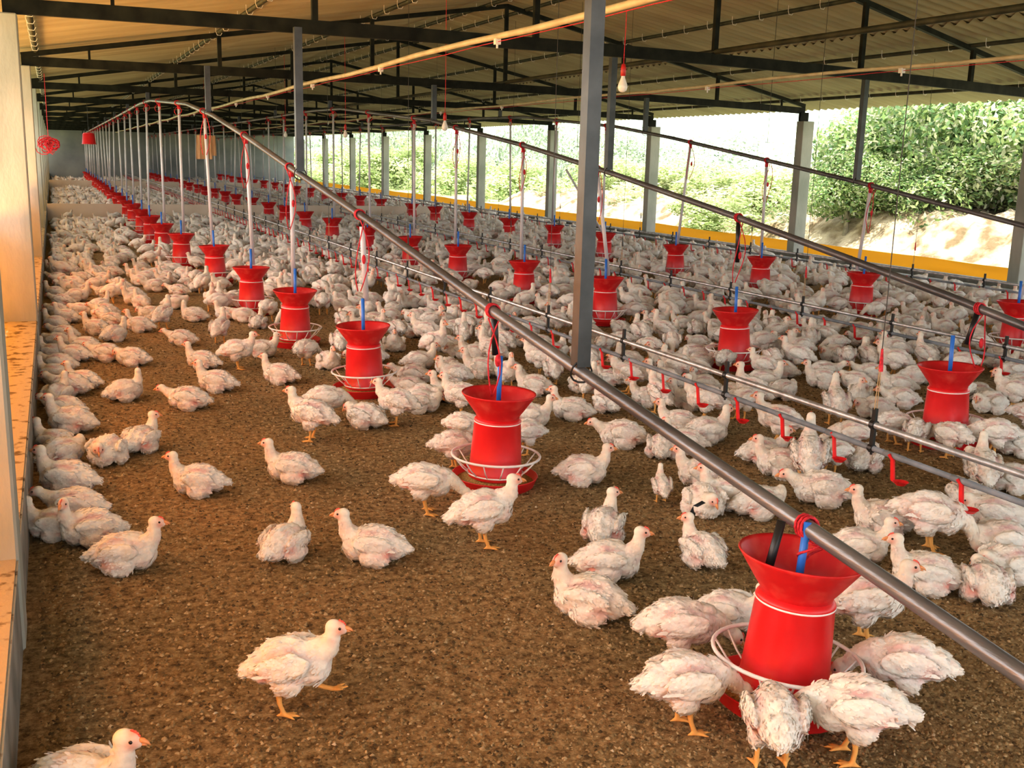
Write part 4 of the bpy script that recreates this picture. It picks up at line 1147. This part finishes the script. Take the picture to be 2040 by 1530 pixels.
def tree(x, y, zb, rx, rz, leaf, name, lab, trunk=.5):
    t = empty(name, (x, y, zb)); tag(t, lab, 'tree' if 'tree' in name else 'bush')
    f_ = link_mesh('foliage', leaf, t, loc=(0, 0, trunk+rz*.8)); f_.scale = (rx, rx, rz); f_.rotation_euler = (0, 0, random.uniform(0, 6)); 
    bm = BM(); tube(bm, [(0, 0, -.3), (.05*rx, .02, trunk*.6), (0, .05*rx, trunk+rz*.7)], [.05*rx+.03, .04*rx+.02, .02], 7)
    tube(bm, [(0, 0, trunk*.7), (.3*rx, .1*rx, trunk+rz*.7)], [.02*rx+.015, .01], 6)
    mesh_obj('trunk', bm, M['trunk'], t, True); return t
random.seed(21)
# leafy bushes on top of the bank: given by the pixel column and distance
for (px, py, D, rx, rz, lab) in ((1720, 345, 26.2, 1.59, 1.44, 'big leafy bush on the bank, right beside the thin post'), (1850, 300, 27.2, 1.91, 2.00, 'tallest leafy bush on top of the earth bank'), (1965, 330, 26.2, 1.91, 1.88, 'leafy bush at the frame edge on top of the bank'),
        (2060, 300, 28.2, 2.16, 2.38, 'leafy bush mostly cut off by the frame edge'), (1790, 330, 29.2, 1.91, 1.62, 'leafy bush standing behind the tallest one on the bank'), (1690, 379, 25.7, 1.02, 0.88, 'low leafy bush hanging over the left end of the bank'), (1905, 366, 26.0, 1.40, 0.81, 'low spreading bush over the middle of the earth bank'), (2010, 362, 26.5, 1.52, 0.88, 'low spreading bush over the right part of the bank'), (1790, 392, 25.8, 1.14, 0.75, 'low bush drooping over the dark hollow in the bank')):
    d = ray(px, py); s = D/math.hypot(d.x, d.y); p = d*s+Vector((0, 0, HC))
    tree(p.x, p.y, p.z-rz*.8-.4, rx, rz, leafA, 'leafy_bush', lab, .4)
for (px, py, D, rx, rz, lab) in ((1540, 405, 30, 2.0, .9, 'pale yellow-green bush left of the earth bank'), (1450, 400, 36, 2.4, 1.1, 'sunny bush between the pillar and the earth bank'), (1400, 440, 28, 1.4, .6, 'small sunlit bush near the foot of the bank'),
        (1335, 395, 42, 2.4, 1.4, 'rounded sunlit bush seen right of the third pillar'), (1250, 390, 44, 2.6, 1.4, 'sunlit bush seen between two right-side pillars'), (1190, 380, 50, 2.8, 1.6, 'sunlit bush behind the big hanging post'),
        (1040, 385, 50, 2.8, 1.5, 'yellow-green bush seen left of the hanging post'), (930, 375, 55, 3.0, 1.7, 'yellow-green bush in the middle of the open side'), (815, 350, 60, 2.6, 2.0, 'bright round bush framed between two pillars'),
        (740, 360, 60, 3.0, 1.8, 'bright bush near the far pillars'), (660, 355, 70, 3.4, 2.0, 'bright bush far along the open side'), (580, 350, 85, 4.0, 2.2, 'distant bright bush near the shed end')):
    d = ray(px, py); s = D/math.hypot(d.x, d.y); p = d*s+Vector((0, 0, HC))
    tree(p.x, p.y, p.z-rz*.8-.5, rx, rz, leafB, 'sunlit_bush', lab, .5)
for (px, py, D, rx, rz, lab) in ((1000, 320, 62, 3.2, 4.2, 'tall feathery tree right of the middle pillar'), (880, 315, 64, 3.4, 4.6, 'tall feathery tree with drooping branches by the far pillars'), (770, 310, 72, 4.0, 5.2, 'tall grey-green drooping tree between two far pillars'), (690, 312, 84, 4.4, 5.4, 'tall grey-green tree behind the second bright bush'),
        (600, 318, 95, 5, 5.8, 'tall grey-green tree near the far end'), (520, 318, 110, 6, 6.4, 'tall tree far behind the red feeders'), (1120, 325, 75, 4.0, 4.0, 'grey-green tree left of the big hanging post'), (1260, 310, 110, 7, 4.6, 'hazy tree clump on the slope right of the big post'), (1420, 330, 90, 6, 3.8, 'hazy tree on the slope beyond the second right pillar')):
    d = ray(px, py); s = D/math.hypot(d.x, d.y); p = d*s+Vector((0, 0, HC))
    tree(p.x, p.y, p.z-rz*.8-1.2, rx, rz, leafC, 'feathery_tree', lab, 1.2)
# ------------------------------------------------------------------ light
W = bpy.data.worlds.new('sky'); SC.world = W; W.use_nodes = True
bg = W.node_tree.nodes['Background']; bg.inputs[0].default_value = (.93, .97, 1.0, 1); bg.inputs[1].default_value = 2.85
sun = bpy.data.lights.new('sun', 'SUN'); sun.energy = 9.0; sun.angle = .02; sun.color = (1, .95, .85)
so = bpy.data.objects.new('sun', sun); COL.objects.link(so)
sd = Vector((-.26, -.12, .955)).normalized()     # towards the sun
so.rotation_euler = sd.to_track_quat('Z', 'Y').to_euler(); so.location = (-8, -4, 20)
def area(name, loc, target, sx, sy, e, col):
    l = bpy.data.lights.new(name, 'AREA'); l.shape = 'RECTANGLE'; l.size = sx; l.size_y = sy; l.energy = e; l.color = col
    o = bpy.data.objects.new(name, l); COL.objects.link(o); o.location = loc
    o.rotation_euler = (Vector(target)-Vector(loc)).to_track_quat('-Z', 'Y').to_euler(); return o
# area lamps added to strengthen daylight from the camera end and left side
area('end_daylight_fill', (3.5, -3.2, 3.0), (3.5, 6, .3), 9, 3.0, 60, (1, .97, .92))
area('left_daylight_fill', (-6.0, 7, 3.4), (1.0, 7, .3), 18, 2.2, 620, (1, .985, .96))
# added orange lamp standing in for sun through the curtain
area('curtain_sun_fill', (-2.0, 5.5, .50), (1.2, 5.5, .30), 16, .6, 780, (1.0, .42, .07))
SC.view_settings.view_transform = 'Standard'; SC.view_settings.look = 'None'; SC.view_settings.exposure = .06; SC.view_settings.gamma = .90
SC.cycles.max_bounces = 8; SC.cycles.diffuse_bounces = 4; SC.cycles.transmission_bounces = 4; SC.cycles.use_denoising = True
